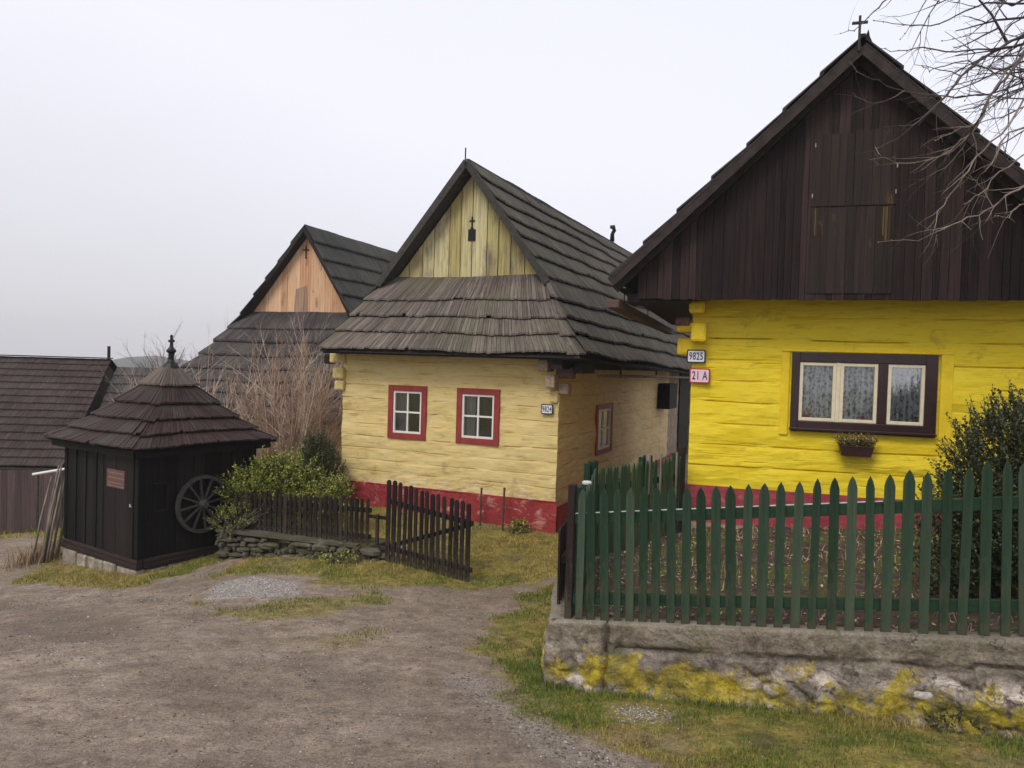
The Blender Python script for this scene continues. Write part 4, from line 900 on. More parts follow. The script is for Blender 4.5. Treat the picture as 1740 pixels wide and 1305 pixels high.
# ------------------------------------------------------------------ wheel hut
def hut():
    F = Fr(-5.34, 11, -34.5, -1.30); zb = F.base; r = random.Random(3)
    t = thing('well_hut', 'small square black plank hut with pointed shingle roof and a spoked wheel on its side', 'hut', F.o, F.rz)
    U, V = -2.13, 2.0
    # stone base
    m = MB()
    rr = random.Random(2)
    for (a, b, side) in ((U-.03, .04, 0), (-.02, V+.05, 1)):
        x = a
        while x < b:
            w = rr.uniform(.16, .34); w = min(w, b-x+.01); h = rr.uniform(.045, .078)
            d = rr.uniform(.03, .075)
            if side == 0: m.box((x, -d, -.35), (x+w-.012, .1, h))
            else: m.box((-.1, x, -.35), (d, x+w-.012, h))
            x += w
    m.build('stone_base', 'pale_stone', t, bevel=.03)
    # sill beams
    m = MB(); m.box((U-.04, -.05, .075), (.05, .06, .150)); m.box((U-.03, -.035, .154), (.035, .06, .215)); m.build('sill_beam', 'hut_sill', t, bevel=.01)
    m = MB(); m.box((-.05, .07, .075), (.052, V+.05, .15)); m.box((-.05, .07, .155), (.04, V+.03, .215)); m.build('sill_beam', 'hut_sill', t, bevel=.01)
    # walls
    z1 = 2.0
    m = MB(); boards(m, [(U, .22), (-.89, .22), (-.89, z1), (U, z1)], 0, .03, .31, r, .008, 0, .15)
    for x in (-1.80, -1.50, -1.18): m.box((x-.03, -.022, .22), (x+.03, -.003, z1))
    m.build('front_boards', 'hut_wall', t)
    m = MB(); m.box((U, .035, .2), (-.01, .05, z1)); m.box((-.05, .05, .2), (-.035, V, z1)); m.box((U, .06, .2), (U+.02, V, z1)); m.box((U, V-.02, .2), (-.06, V, z1)); m.build('wall_lining', 'hut_wall', t)
    m = MB()
    y = .09
    while y < V:
        w = min(r.uniform(.2, .3), V-y+.01); off = r.uniform(0, .008); m.box((-.03, y, .22), (0+off, y+w-.007, z1)); y += w
    m.build('side_boards', 'hut_wall', t)
    m = MB(); m.box((-.06, -.03, .22), (.035, .085, z1)); m.build('corner_post', 'hut_wall', t, bevel=.006); m = MB(); m.box((U-.02, -.02, .22), (U+.06, .06, z1)); m.build('corner_post', 'hut_wall', t, bevel=.006)
    # door
    m = MB(); boards(m, [(-.86, .225), (-.08, .225), (-.08, 1.70), (-.86, 1.70)], -.035, -.004, .15, r, .004, 0, .15); d = m.build('door', 'hut_door', t)
    m = MB(); m.tube([(-.12, -.035, .98), (-.12, -.06, .98), (-.12, -.06, 1.02)], .008, 6); m.build('door_latch', 'plate_white', d)
    m = MB(); m.box((-.79, -.052, 1.205), (-.30, -.037, 1.475)); nb = m.build('notice_board', 'notice', d, bevel=.004)
    m = MB()
    for k, q in enumerate((1.43, 1.355, 1.28, 1.235)): m.box((-.76, -.0545, q-.012), (-.34+.03*(k % 2), -.052, q+.008))
    m.build('faded_lines', 'notice_line', nb)
    # small hatch on the wheel side
    m = MB(); y0, y1, q0, q1 = .22, .45, .87, 1.30
    for a, b, c_, e in ((y0, y1, q1-.03, q1), (y0, y0+.03, q0, q1-.03), (y1-.03, y1, q0, q1-.03), (y0+.03, y1-.03, q0, q0+.03)): m.box((.012, a, c_), (.03, b, e))
    m.box((.008, y0+.03, q0+.03), (.014, y1-.03, q1-.03)); m.build('side_hatch', 'hut_wall', t)
    # roof
    o = .25; C = Vector((U/2+.12, V/2+.04, 3.10)); ze = .53-zb
    c = [Vector((U-o, -o, ze)), Vector((o, -o, ze-.0)), Vector((o, V+o, ze)), Vector((U-o, V+o, ze))]
    ts = [.0, .25, .44, .63, .82, 1.0]
    def rp(q, k): p = C.lerp(c[k], q); p.z -= .16*sin(pi*min(1, q*1.0))*(1-q*.35); return p
    m = MB(); mt = MB()
    for k in range(4):
        A = [rp(q, k) for q in ts]; B = [rp(q, (k+1) % 4) for q in ts]
        e = (c[(k+1) % 4]-c[k]).normalized(); ep = (c[(k-1) % 4]-c[k]).normalized(); dk = [.01+.19*q for q in ts]
        A_ = [p+e*d for p, d in zip(A, dk)]; B_ = [p-e*d for p, d in zip(B, dk)]; P_ = [p+ep*d for p, d in zip(A, dk)]; Mid = [p.lerp((x_+y_)/2, .4) for p, x_, y_ in zip(A, A_, P_)]
        for mm, i0, i1, w_, sd in ((m, 1, 6, .055, 90+k), (mt, 0, 2, .05, 95+k)):
            shingles(mm, A_[i0:i1], B_[i0:i1], 0, w_, .042, .016, .05, .006, .035, sd)
            shingles(mm, P_[i0:i1], Mid[i0:i1], 0, w_, .042, .016, .05, .006, .035, sd+20); shingles(mm, Mid[i0:i1], A_[i0:i1], 0, w_, .042, .016, .05, .006, .035, sd+30)
    ro = m.build('roof', 'sh_tar', t); mt.build('roof_tip', 'sh_tip', t)
    un = MB()
    for k in range(4): sheet(un, [rp(q, k) for q in ts], [rp(q, (k+1) % 4) for q in ts], -.02, 0)
    un.build('roof_underside', 'hut_wall', t)
    m = MB()
    for k in range(4): a, b = c[k], c[(k+1) % 4]; m.bar(a+(C-a)*.09-Vector((0, 0, .19)), b+(C-b)*.09-Vector((0, 0, .19)), .07, .09)
    m.build('wall_plate', 'hut_wall', t)
    fz = 3.0
    m = MB(); m.lathe([(.13, 0), (.10, .05), (.055, .10), (.045, .12), (.045, .22), (.06, .235), (.078, .25), (.078, .27), (.05, .30), (.032, .33), (.025, .36), (.025, .40), (.02, .50), (.0, .505)], (U/2+.12, V/2+.04, fz), 10)
    m.box((U/2+.06, V/2+.02, fz+.40), (U/2+.18, V/2+.06, fz+.44)); m.lathe([(0, -.03), (.03, 0), (0, .03)], (U/2+.12, V/2+.04, fz+.50), 8); m.build('finial', 'iron_dark', t)
    # wheel, a thing on its own
    w = thing('wagon_wheel', 'dark wooden spoked wheel mounted on the side of the black hut', 'wheel', F.w(.10, .97, -.385), F.rz-0)
    R = .445; n = 36; m = MB()
    for k in range(n):
        a0, a1 = 2*pi*k/n, 2*pi*(k+1)/n
        def q(a, rad, x): return (x, rad*cos(a), rad*sin(a))
        m.hexa([q(a0, R-.05, -.03), q(a1, R-.05, -.03), q(a1, R, -.03), q(a0, R, -.03), q(a0, R-.05, .03), q(a1, R-.05, .03), q(a1, R, .03), q(a0, R, .03)])
    m.build('rim', 'wheel_wood', w)
    for k in range(12):
        a = 2*pi*k/12+.13; m = MB(); m.bar((0, .05*cos(a), .05*sin(a)), (0, (R-.045)*cos(a), (R-.045)*sin(a)), .026, .032, (1, 0, 0)); m.build('spoke', 'wheel_wood', w)
    m = MB(); m.tube([(-.09, 0, 0), (.02, 0, 0), (.05, 0, 0), (.09, 0, 0)], [.075, .08, .065, .05], 14); m.build('hub', 'wheel_wood', w)
    m = MB(); m.tube([(.03, R-.02, -.12), (.04, R+.17, -.17)], .018, 8); m.build('crank_handle', 'wood_grey', w)
M['flaked_grey'] = mat_simple('grey_hinge', (.35, .35, .36), .5, .3, 20)
M['bare_wood'] = mat_plank('bare_ochre_wood', [(0, (.030, .021, .014)), (.6, (.055, .036, .020)), (1, (.11, .075, .038))], (40, 40, 1.5), .8, .5)
M['pale_stone'] = mat_plaster('pale_rubble', (.33, .28, .22), (.17, .14, .10), (.48, .43, .37), .5, .64)
M['gutter_wood'] = mat_simple('brown_gutter_wood', (.085, .05, .04), .6, .35, 16, (1, .2, 1))
M['barge_brown'] = mat_plank('brown_bargeboard', [(0, (.030, .023, .021)), (1, (.045, .034, .031))], (6, 6, 6), .6, .5)
M['grey_patch'] = mat_plank('greyed_spruce', [(0, (.26, .17, .12)), (1, (.38, .25, .17))], (22, 22, .8), .8, .5)
M['wheel_wood'] = mat_simple('wheel_wood', (.062, .057, .053), .6, .35, 20)
# ------------------------------------------------------------------ picket fences and gates
def picket_mb(w, h, th=.018, style='point', r=RND):
    m = MB(); q = h
    if style == 'point':
        P = [(-w/2, 0), (w/2, 0), (w*.50, q-.075), (w*.30, q-.030), (0, q), (-w*.30, q-.030), (-w*.50, q-.075)]
    else:
        P = [(-w/2, 0), (w/2, 0), (w*.48, q-.02), (w*.2, q), (-w*.2, q), (-w*.48, q-.02)]
    return m.prism(P, -th, 0)
def picket_row(parent, pts, w, mat, style='point', th=.018, seed=0, lean=0.02, name='picket', bevel=.002):
    """pts: (x, y, z0, height, lean) in the parent's frame; x along the fence"""
    r = random.Random(seed); protos = []
    for k in range(5):
        o = picket_mb(w*(1+.07*(k-2)), 1.0, th, style).build(name, mat, None, bevel=bevel); protos.append(o.data); 
        bev = o.modifiers[0].width if o.modifiers else 0
        bpy.data.objects.remove(o)
    for (x, y, z, h, ln) in pts:
        o = bpy.data.objects.new(name, protos[r.randrange(5)]); COL.objects.link(o); o.parent = parent
        o.location = (x, y, z); o.scale = (1, 1, h); o.rotation_euler = (r.uniform(-.01, .01), ln+r.uniform(-lean, lean), 0)
        if bevel: b = o.modifiers.new('bevel', 'BEVEL'); b.width = bevel; b.segments = 1
def green_fence():
    a = -20.75; F = Fr(.42, 6.10, a, -.12); zb = F.base
    t = thing('picket_fence', 'green pointed picket fence standing on the lichen covered stone wall', 'fence', F.o, F.rz)
    D = [(0.18, 0.186, 0.939, -0.094), (0.257, 0.282, 0.945, -0.104), (0.36, 0.396, 0.964, -0.087), (0.459, 0.494, 0.972, -0.072), (0.56, 0.591, 0.985, -0.067), (0.66, 0.692, 0.998, -0.057), (0.773, 0.787, 1.012, -0.043), (0.87, 0.903, 1.025, -0.025), (0.989, 1.013, 1.026, -0.018), (1.097, 1.135, 1.035, -0.018), (1.195, 1.233, 1.052, -0.012), (1.313, 1.343, 1.066, -0.004), (1.425, 1.447, 1.085, 0.012), (1.544, 1.554, 1.099, 0.028), (1.66, 1.672, 1.117, 0.037), (1.775, 1.784, 1.131, 0.046), (1.896, 1.894, 1.162, 0.058), (2.007, 2.025, 1.179, 0.078), (2.121, 2.14, 1.196, 0.096), (2.241, 2.264, 1.206, 0.106), (2.361, 2.37, 1.228, 0.123), (2.476, 2.483, 1.269, 0.14), (2.594, 2.598, 1.262, 0.154), (2.706, 2.718, 1.294, 0.172), (2.826, 2.825, 1.312, 0.189), (2.94, 2.955, 1.367, 0.201), (3.036, 3.076, 1.378, 0.219), (3.143, 3.181, 1.366, 0.236)]
    pts = []
    for (ut, ub, zt, z0) in D: z0 = min(z0+.005, -.105+.107*ub+.01); pts.append((ub, -.02, z0-zb, (zt-z0), math.atan2(ut-ub, zt-z0)*1.0))
    u = 3.29
    while u < 4.6: z0 = -.105+.107*u; pts.append((u, -.02, z0-zb, 1.14, -.02)); u += .118
    picket_row(t, pts, .064, 'fence_green', seed=4, lean=.008)
    for (zl, zr, nm) in ((.715, 1.10, 1), (.075, .415, 2)):
        def rz_(u): return zl+(zr-zl)*((u-.3)/2.84)
        m = MB(); us = [.10, .9, 1.7, 2.32, 3.2, 4.6]
        for a_, b_ in zip(us[:-1], us[1:]): m.bar((a_, .003, rz_(a_)-zb), (b_, .003, rz_(b_)-zb+.002*(b_ > 2)), .04, .085)
        m.build('rail', 'rail_green', t, bevel=.004)
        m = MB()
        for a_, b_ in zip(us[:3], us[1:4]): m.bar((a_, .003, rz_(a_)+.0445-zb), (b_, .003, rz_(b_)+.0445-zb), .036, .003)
        m.build('top_highlight_strip', 'rail_glint_cap_paint' if nm == 1 else 'rail_green', t)  # upper strip is a painted sky highlight; the lower one keeps rail green
    m = MB(); m.box((.065, -.035, -.11-zb), (.125, .03, .965-zb)); m.build('corner_post', 'fence_dark', t, bevel=.006)
    for u in (3.36,):
        z0 = -.2+.107*u; m = MB(); m.box((u-.04, .03, z0-zb), (u+.04, .11, z0+1.05-zb)); m.build('post', 'rail_green', t, bevel=.005)
    # side fence back along the path and across to the house
    A = Vector((.60, 6.30, 0)); B = Vector((.90, 8.05, 0)); Cc = Vector((1.60, 8.72, 0)); D2 = Vector((2.08, 9.22, 0))
    for (p, q, ps, lab, n, mat, zt0, zt1) in ((A, B, .062, 'green side fence running back along the path from the corner', 16, 'fence_green', .80, .84), (B, Cc, .05, 'mossy green picket fence behind the garden corner, ending at a pale edged post', 17, 'fence_mossy', .84, .86), (Cc, D2, .055, 'short dark green garden gate beside the bright yellow wall', 8, 'fence_mossy', .86, .88)):
        d = (q-p); ang = math.atan2(d.y, d.x); L = d.length; gate = 'gate' in lab
        t2 = thing('garden_gate' if gate else 'picket_fence', lab, 'gate' if gate else 'fence', (p.x, p.y, -.13), ang)
        picket_row(t2, [((k+.5)*L/n, 0, .03, zt0+(zt1-zt0)*k/n+.10, 0) for k in range(n)], ps, mat, seed=n, lean=.03, bevel=.0015)
        for z in (.18, .74): m = MB(); m.bar((0, .025, z), (L, .025, z), .035, .07); m.build('rail', 'rail_green', t2, bevel=.003)
        m = MB()
        m.box((-.02, .0, -.1), (.06, .08, 1.04)); m.build('post', 'rail_green', t2, bevel=.005); m = MB(); m.box((L-.07, .045, -.1), (L-.01, .11, 1.02)); m.build('post', 'rail_green', t2, bevel=.005)
        if 'pale' in lab: m = MB(); m.box((L-.035, -.02, .6), (L-.01, .03, 1.06)); m.build('pale_lath', 'wood_grey', t2)
        if gate:
            for x in (.18, .52): m = MB(); m.box((x, -.035, .5), (x+.022, -.02, 1.05)); m.build('pale_lath', 'wood_grey', t2)
            m = MB(); m.box((L-.06, -.04, -.1), (L+.02, .04, 1.10)); m.build('post', 'board_dark', t2)
    m = MB(); m.lathe([(.0, .0), (.046, .0), (.046, .018), (.034, .028), (0, .03)], (0, 0, 0), 14)
    t3 = thing('fence_post', 'green post with a whitish cap behind the corner of the green fence', 'post', (.73, 7.15, -.13), 0)
    m.build('cap', 'rail_glint_cap_paint', t3, loc=(0, 0, .935)); m = MB(); m.tube([(0, 0, -.05), (0, 0, .935)], .042, 10); m.build('shaft', 'rail_green', t3)
def dark_gate(label, p, q, zp, zq, h0, h1, n, seed, brace=True, name='picket_gate', w=.062):
    d = Vector((q[0]-p[0], q[1]-p[1], 0)); L = d.length; ang = math.atan2(d.y, d.x)
    t = thing(name, label, 'gate' if 'gate' in name else 'fence', (p[0], p[1], zp), ang)
    r = random.Random(seed)
    pts = [((k+.5)*L/n, 0, (zq-zp)*(k+.5)/n+r.uniform(-.012, .012), h0+(h1-h0)*k/n+r.uniform(-.015, .015), 0) for k in range(n)]
    picket_row(t, pts, w, 'fence_dark', 'flat', .02, seed, .012, bevel=.002)
    for f in (.16, .74):
        m = MB(); m.bar((0, .03, h0*f), (L, .03, (zq-zp)+h1*f), .04, .065); m.build('rail', 'fence_dark', t, bevel=.003)
    if brace: m = MB(); m.bar((.05, .035, h0*.18), (L-.05, .035, (zq-zp)+h1*.72), .035, .06); m.build('brace', 'fence_dark', t)
    return t
def fences():
    green_fence()
    dark_gate('dark tarred picket gate standing open in front of the pale yellow cottage', (-1.70, 10.62), (-.47, 9.97), -.885, -.985, 1.13, 1.06, 15, 5)
    dark_gate('dark picket gate leaf seen almost edge on, swung back against the green fence corner', (.76, 7.85), (.45, 6.38), -.42, -.42, .98, .95, 14, 6)
    t = dark_gate('low dark tarred picket fence on the rubble wall between black hut and open gate', (-4.15, 11.55), (-1.97, 10.9), -.67, -.735, .55, .66, 27, 7, False, 'picket_fence', .052)
    # plain continuation post between fence and gate
    t = thing('gate_post', 'short dark post and rails between the low fence and the open gate', 'post', (-1.86, 10.86, -.85), -.35)
    m = MB(); m.box((-.02, -.02, -.1), (.02, .02, .56)); m.build('post', 'fence_dark', t)
    for z in (.52, .09): m = MB(); m.bar((-.14, 0.01, z), (.2, .01, z), .03, .045); m.build('rail', 'fence_dark', t)
    # thin stakes by the plinth
    for (x, y, h, lab) in ((-.45, 12.30, .60, 'thin rusty stake by the red base band, left of two'), (-.08, 12.10, .66, 'thin rusty stake by the red base band, nearer the cottage corner')):
        z = gzf(x, y); m = MB(); m.tube([(0, 0, -.1), (0.01, 0, h)], .016, 6); m.tube([(0.01, 0, h), (.012, 0, h+.02)], [.022, .018], 6); o = m.build('stake', 'iron', None, loc=(x, y, z)); tag(o, lab, 'stake', 'stakes by the cottage wall')
    # barn yard board fence
    t = thing('board_fence', 'tall brown vertical board fence at left edge, below the barn roof', 'fence', (-14.5, 16.3, -2.15), 0)
    r = random.Random(12); m = MB(); boards(m, [(0, 0), (5.2, 0), (5.2, 1.50), (0, 1.42)], -.03, 0, .16, r, .004, 0, .2, .0); m.build('boards', 'barn_board', t)
    m = MB(); m.bar((0, .03, 1.1), (5.2, .03, 1.15), .04, .07); m.bar((0, .03, .3), (5.2, .03, .3), .04, .07); m.build('rail', 'barn_board', t)
    t = thing('handrail', 'pale metal rail sloping over the brown board fence', 'rail', (-9.5, 15.2, -1.9), 0)
    m = MB(); m.tube([(0, 0, 1.33), (.62, .1, 1.45)], .026, 8); m.build('rail', 'white_paint', t); m = MB(); m.tube([(.1, .02, -.2), (.1, .02, 1.34)], .018, 6); m.tube([(.55, .09, -.2), (.55, .09, 1.42)], .018, 6); m.build('upright', 'board_grey', t)
    # leaning poles beside the hut
    r = random.Random(31)
    LP = ['weathered grey pole leaning by the hut, leftmost of the bundle', 'grey pole leaning by the hut, second from left in the bundle', 'grey pole leaning by the hut, third from left in the bundle', 'grey pole leaning by the hut, fourth from left in the bundle', 'grey pole in the middle of the bundle leaning by the hut', 'grey pole leaning by the hut, fourth from right in the bundle', 'grey pole leaning by the hut, third from right in the bundle', 'grey pole leaning by the hut, second from right in the bundle', 'weathered grey pole nearest to the black hut wall in the bundle']
    for k in range(9):
        bx = -7.50+.025*k+r.uniform(-.03, .03); by = 12.15+r.uniform(-.15, .2); tx = -7.28+.022*k+r.uniform(-.03, .03); z = gzf(bx, by)
        h = r.uniform(1.05, 1.55); m = MB()
        m.tube([(0, 0, -.05), ((tx-bx)*.5+r.uniform(-.02, .02), .05, h*.5), (tx-bx, .1, h)], [r.uniform(.016, .026)]*2+[.014], 7)
        o = m.build('leaning_pole', 'wood_grey', None, True, loc=(bx, by, z)); tag(o, LP[k], 'pole', 'poles leaning by the hut')
M['dead_leaf'] = mat_leaf('brown_dead_leaf', [(0, (.06, .035, .02)), (.6, (.16, .09, .05)), (1, (.30, .20, .12))], .8, .1)
M['rail_glint_cap_paint'] = mat_simple('pale_rail_glint_cap_paint', (.50, .52, .48), .5, .4, 30)  # pale tone of the painted rail-top highlight, also used on the post cap
M['facing_stone'] = mat_plaster('pale_facing_stone', (.42, .38, .34), (.28, .245, .21), (.58, .55, .51), .5, .62)
M['rubble_stone'] = mat_plaster('mossy_rubble', (.11, .092, .07), (.065, .065, .03), (.22, .195, .165), .56, .68)
# ------------------------------------------------------------------ retaining wall, garden, rubble wall
FF = Fr(.42, 6.10, -20.75, 0)
def wall_path():
    P = [FF.w(4.9, -.09, 0), FF.w(-.04, -.09, 0), Vector((.43, 6.95, 0)), Vector((.78, 8.1, 0)), Vector((1.5, 8.85, 0)), Vector((2.12, 9.46, 0))]
    return P
def retaining():
    P = wall_path(); org = P[1].copy(); org.z = -.64
    t = thing('garden_wall', 'low crumbling concrete and stone wall with yellow lichen below the green fence', 'wall', org, 0)
    S = []; 
    for i in range(len(P)-1):
        L = (P[i+1]-P[i]).length; n = max(2, int(L/(.017 if i == 0 else .03))); 
        for k in range(n): S.append((P[i].lerp(P[i+1], k/n), i, k/n))
    S.append((P[-1], len(P)-2, 1.0))
    # smoothed outward normals
    nrm = []
    for k in range(len(S)):
        a = S[max(0, k-3)][0]; b = S[min(len(S)-1, k+3)][0]; d = (b-a).normalized(); nrm.append(Vector((-d.y, d.x, 0))*-1)
    # outward = away from the garden (towards the camera / the path)
    for k in range(len(S)):
        if nrm[k].dot(Vector((2.6, 7.5, 0))-S[k][0]) > 0: nrm[k] = -nrm[k]
    rows = 40; V = []; F_ = []; H = []; CE = []; MO = []
    gx = gz(np.array([s[0].x+n.x*.08 for s, n in zip(S, nrm)]), np.array([s[0].y+n.y*.08 for s, n in zip(S, nrm)]))
    for k, (s, n) in enumerate(zip(S, nrm)):
        p = s[0]; u = (p-FF.w(0, 0, 0)).dot(FF.eu) if s[1] == 0 else 0
        zt = -.115+.107*max(u, 0); zb = float(gx[k])-.10
        if s[1] > 0: zt = -.11
        for j in range(rows+1):
            q = j/rows; z = zb+(zt-zb)*q
            x, y = p.x, p.y
            out = .035*(1-q)+.055*fbm(x*1.6+y*1.6, z*2.4, 1.3, 4)*(1-q**3)+.032*fbm((x-y)*5, z*7, 4.1, 5)*(1-q**4)+.008*fbm((x+y)*22, z*22, 2, 3)
            sv = Vector(((x*.94-y*.35)*5.2, (y*.94)*5.2, z*8.5)); sv += Vector((noise.noise(sv*1.1), 0, noise.noise(sv*1.1+Vector((7, 3, 1)))))*.45
            dv, pv = noise.voronoi(sv, distance_metric='DISTANCE', exponent=2.5); edge = dv[1]-dv[0]; lowm = max(0, min(1, (.66+.25*noise.noise(Vector((x*2.2, y*2.2, 9)))-q)/.10))*max(0, min(1, (noise.noise(Vector((x*1.3+4, y*1.3, z*2)))+.45)*3)); bulg = min(1, edge/.28)**.6
            out += lowm*(.030*bulg-.014)
            CE.append(.42*(1-lowm)+lowm*(math.sin(pv[0].x*91.7+pv[0].z*53.1)*.5+.5)); MO.append(lowm*max(0, 1-edge/.07))
            if q > .70: out = .012*fbm(x*1.6+y*1.6, z*2.4, 1.3, 3)+.004*fbm((x+y)*22, z*22, 2, 3)+(out-.012)*max(0, 1-(q-.70)/.06)
            if s[1] == 0:
                cu = .43+.025*noise.noise(Vector((z*9, 0, 0))); dcr = abs(u-cu)
                if dcr < .022: k_ = 1-dcr/.022; out -= .07*k_; MO[-1] = max(MO[-1], k_*1.4)
                ql = .69+.035*noise.noise(Vector((u*2.3, 1, 5)))+(.05 if 2.9 < u < 3.2 else 0); am = max(0, min(1, (noise.noise(Vector((u*.9+2, 3, 1)))+.25)*3)) if u > .5 else 0
                if u > 2.4: am = 1
                dq = abs(q-ql)
                if dq < .03: k_ = (1-dq/.03)*am; out -= .05*k_; MO[-1] = max(MO[-1], k_)
            cap = .012 if q > .74 + .05*noise.noise(Vector((x*3, y*3, 0))) else 0
            ledge = .03 if q > .93 else 0
            if s[1] == 0 and u < .4: out += .012
            out += cap*(u > .45)
            if q >= .999: out -= .014
            V.append((p.x+n.x*out-org.x, p.y+n.y*out-org.y, z-org.z)); H.append(q)
        V.append((p.x-n.x*.14-org.x, p.y-n.y*.14-org.y, zt+.008*noise.noise(Vector((p.x*6, p.y*6, 1)))-org.z)); H.append(1.0); CE.append(.4); MO.append(0)
        V.append((p.x-n.x*.15-org.x, p.y-n.y*.15-org.y, zb-org.z)); H.append(1.0); CE.append(.4); MO.append(0)
    R = rows+3
    for k in range(len(S)-1):
        for j in range(rows+2):
            a = k*R+j; F_.append((a, a+R, a+R+1, a+1))
    me = bpy.data.meshes.new('masonry'); me.from_pydata(V, [], F_); me.materials.append(M['retaining'])
    at = me.attributes.new('hrel', 'FLOAT', 'POINT'); at.data.foreach_set('value', np.array(H, np.float32))
    for nm_, ar in (('cell', CE), ('mortar', MO)): at = me.attributes.new(nm_, 'FLOAT', 'POINT'); at.data.foreach_set('value', np.array(ar, np.float32))
    me.polygons.foreach_set('use_smooth', [True]*len(me.polygons))
    o = bpy.data.objects.new('masonry', me); COL.objects.link(o); o.parent = t
    r = random.Random(9)
    for (u, q, sz) in ((2.60, .34, .055),):
        zt = -.115+.107*u; g_ = FF.w(u, -.1, 0); zb = gzf(g_.x, g_.y-.08); z = zb+(zt-zb)*q; p = FF.w(u, -.095-.03*(1-q), z)
        m = MB(); stone(m, p-org, (sz*1.2, sz*.45, sz*.6), r, FF.rz); m.build('facing_stone', 'facing_stone', t, True)
def stone(m, c, sz, r, rz=0, seg=8):
    i0 = len(m.v); c = Vector(c); rings = 5; sd = r.uniform(0, 99)
    for a in range(rings+1):
        ph = pi*a/rings
        for b in range(seg):
            th = 2*pi*b/seg; d = Vector((sin(ph)*cos(th), sin(ph)*sin(th), cos(ph)))
            d = Vector([math.copysign(abs(q)**.75, q) for q in d]); k = 1+.28*noise.noise(d*1.4+Vector((sd, 0, 0)))
            p = Vector((d.x*sz[0], d.y*sz[1], d.z*sz[2]))*k; p.rotate(Matrix.Rotation(rz, 3, 'Z')); m.v.append(tuple(c+p))
    for a in range(rings):
        for b in range(seg):
            x = i0+a*seg+b; y = i0+a*seg+(b+1) % seg; m.f.append((x, y, y+seg, x+seg)); m.uv += [(0, 0)]*4
def zsoil(x, y):
    s = (x-.5)/3; f = -.15+.31*s; b = -.165+.22*s; k = np.clip((y-5.5)/3.5, 0, 1); return f*(1-k)+b*k
SOILP = [(.58, 6.10), (.62, 6.95), (.95, 8.0), (1.62, 8.72), (2.25, 9.3), (3.5, 9.3), (9, 7.4), (8, 2.9), (3.4, 5.0)]
def soil():
    xs = np.arange(.4, 7, .06); ys = np.arange(3.4, 9.6, .06); X, Y = np.meshgrid(xs, ys); sd = sdist(X, Y, SOILP)
    Z = zsoil(X, Y)+(vnoise(X, Y, 21, 4, 4)-.5)*.07
    n = len(xs); ok = sd > -.05
    V = np.stack([X.ravel(), Y.ravel(), Z.ravel()], 1); F_ = []
    for j in range(len(ys)-1):
        for i in range(n-1):
            if ok[j, i] and ok[j, i+1] and ok[j+1, i] and ok[j+1, i+1]: a = j*n+i; F_.append((a, a+1, a+n+1, a+n))
    me = bpy.data.meshes.new('garden_soil'); me.from_pydata(V.tolist(), [], F_); me.polygons.foreach_set('use_smooth', [True]*len(F_)); me.materials.append(M['soil'])
    o = bpy.data.objects.new('garden_soil', me); COL.objects.link(o); tag(o, kind='structure')
def rubble():
    A = Vector((-4.25, 11.32, 0)); B = Vector((-1.85, 10.74, 0)); d = (B-A).normalized(); ang = math.atan2(d.y, d.x); L = (B-A).length
    t = thing('rubble_wall', 'low dry stone rubble wall under the dark picket fence beside the hut', 'wall', (A.x, A.y, -1.1), ang)
    r = random.Random(17)
    for row in range(6):
        x = r.uniform(-.1, 0)
        while x < L:
            w = r.choice((.07, .10, .14, .20, .30))*r.uniform(.8, 1.2)
            z = -.03+row*.070+.10*x/L+r.uniform(-.02, .02)
            if z < .335-.02*x/L and r.random() < .93:
                m = MB(); stone(m, (x+w/2, r.uniform(-.07, .05)+row*.022, z+.03), (w*.52, r.uniform(.06, .12), r.uniform(.028, .062)), r, r.uniform(-.25, .25), 7); m.build('stone', 'rubble_stone', t)
            x += w*r.uniform(.85, 1.25)
    m = MB(); m.box((-.1, .12, -.2), (L, .5, .38)); m.build('earth_fill', 'soil', t)
    m = MB(); m.prism([(-.1, .38), (L-.3, .33), (L-.3, .37), (-.1, .425)], .0, .35); m.build('coping', 'rubble_stone', t)
    # ground behind the fence
# ------------------------------------------------------------------ vegetation
def twig(mb, p, d, L, r, lvl, rnd, bend=.25, grav=0.0, n=4, kids=(2, 4), seg=4, ratio=.6, spread=.7):
    pts = [Vector(p)]; d = Vector(d).normalized(); rad = [r]
    for k in range(seg):
        d = (d+Vector((rnd.uniform(-1, 1), rnd.uniform(-1, 1), rnd.uniform(-1, 1)))*bend+Vector((0, 0, grav))).normalized()
        pts.append(pts[-1]+d*(L/seg)); rad.append(r*(1-.6*(k+1)/seg))
    mb.tube(pts, rad, n, cap=False)
    if lvl > 0:
        for k in range(rnd.randint(*kids)):
            i = rnd.randint(1, seg); q = pts[i]; dd = (d+Vector((rnd.uniform(-1, 1), rnd.uniform(-1, 1), rnd.uniform(-1, 1)))*spread).normalized()
            twig(mb, q, dd, L*ratio*rnd.uniform(.6, 1.1), rad[i]*.75, lvl-1, rnd, bend, grav, max(3, n-1), kids, max(2, seg-1), ratio, spread)
    return pts
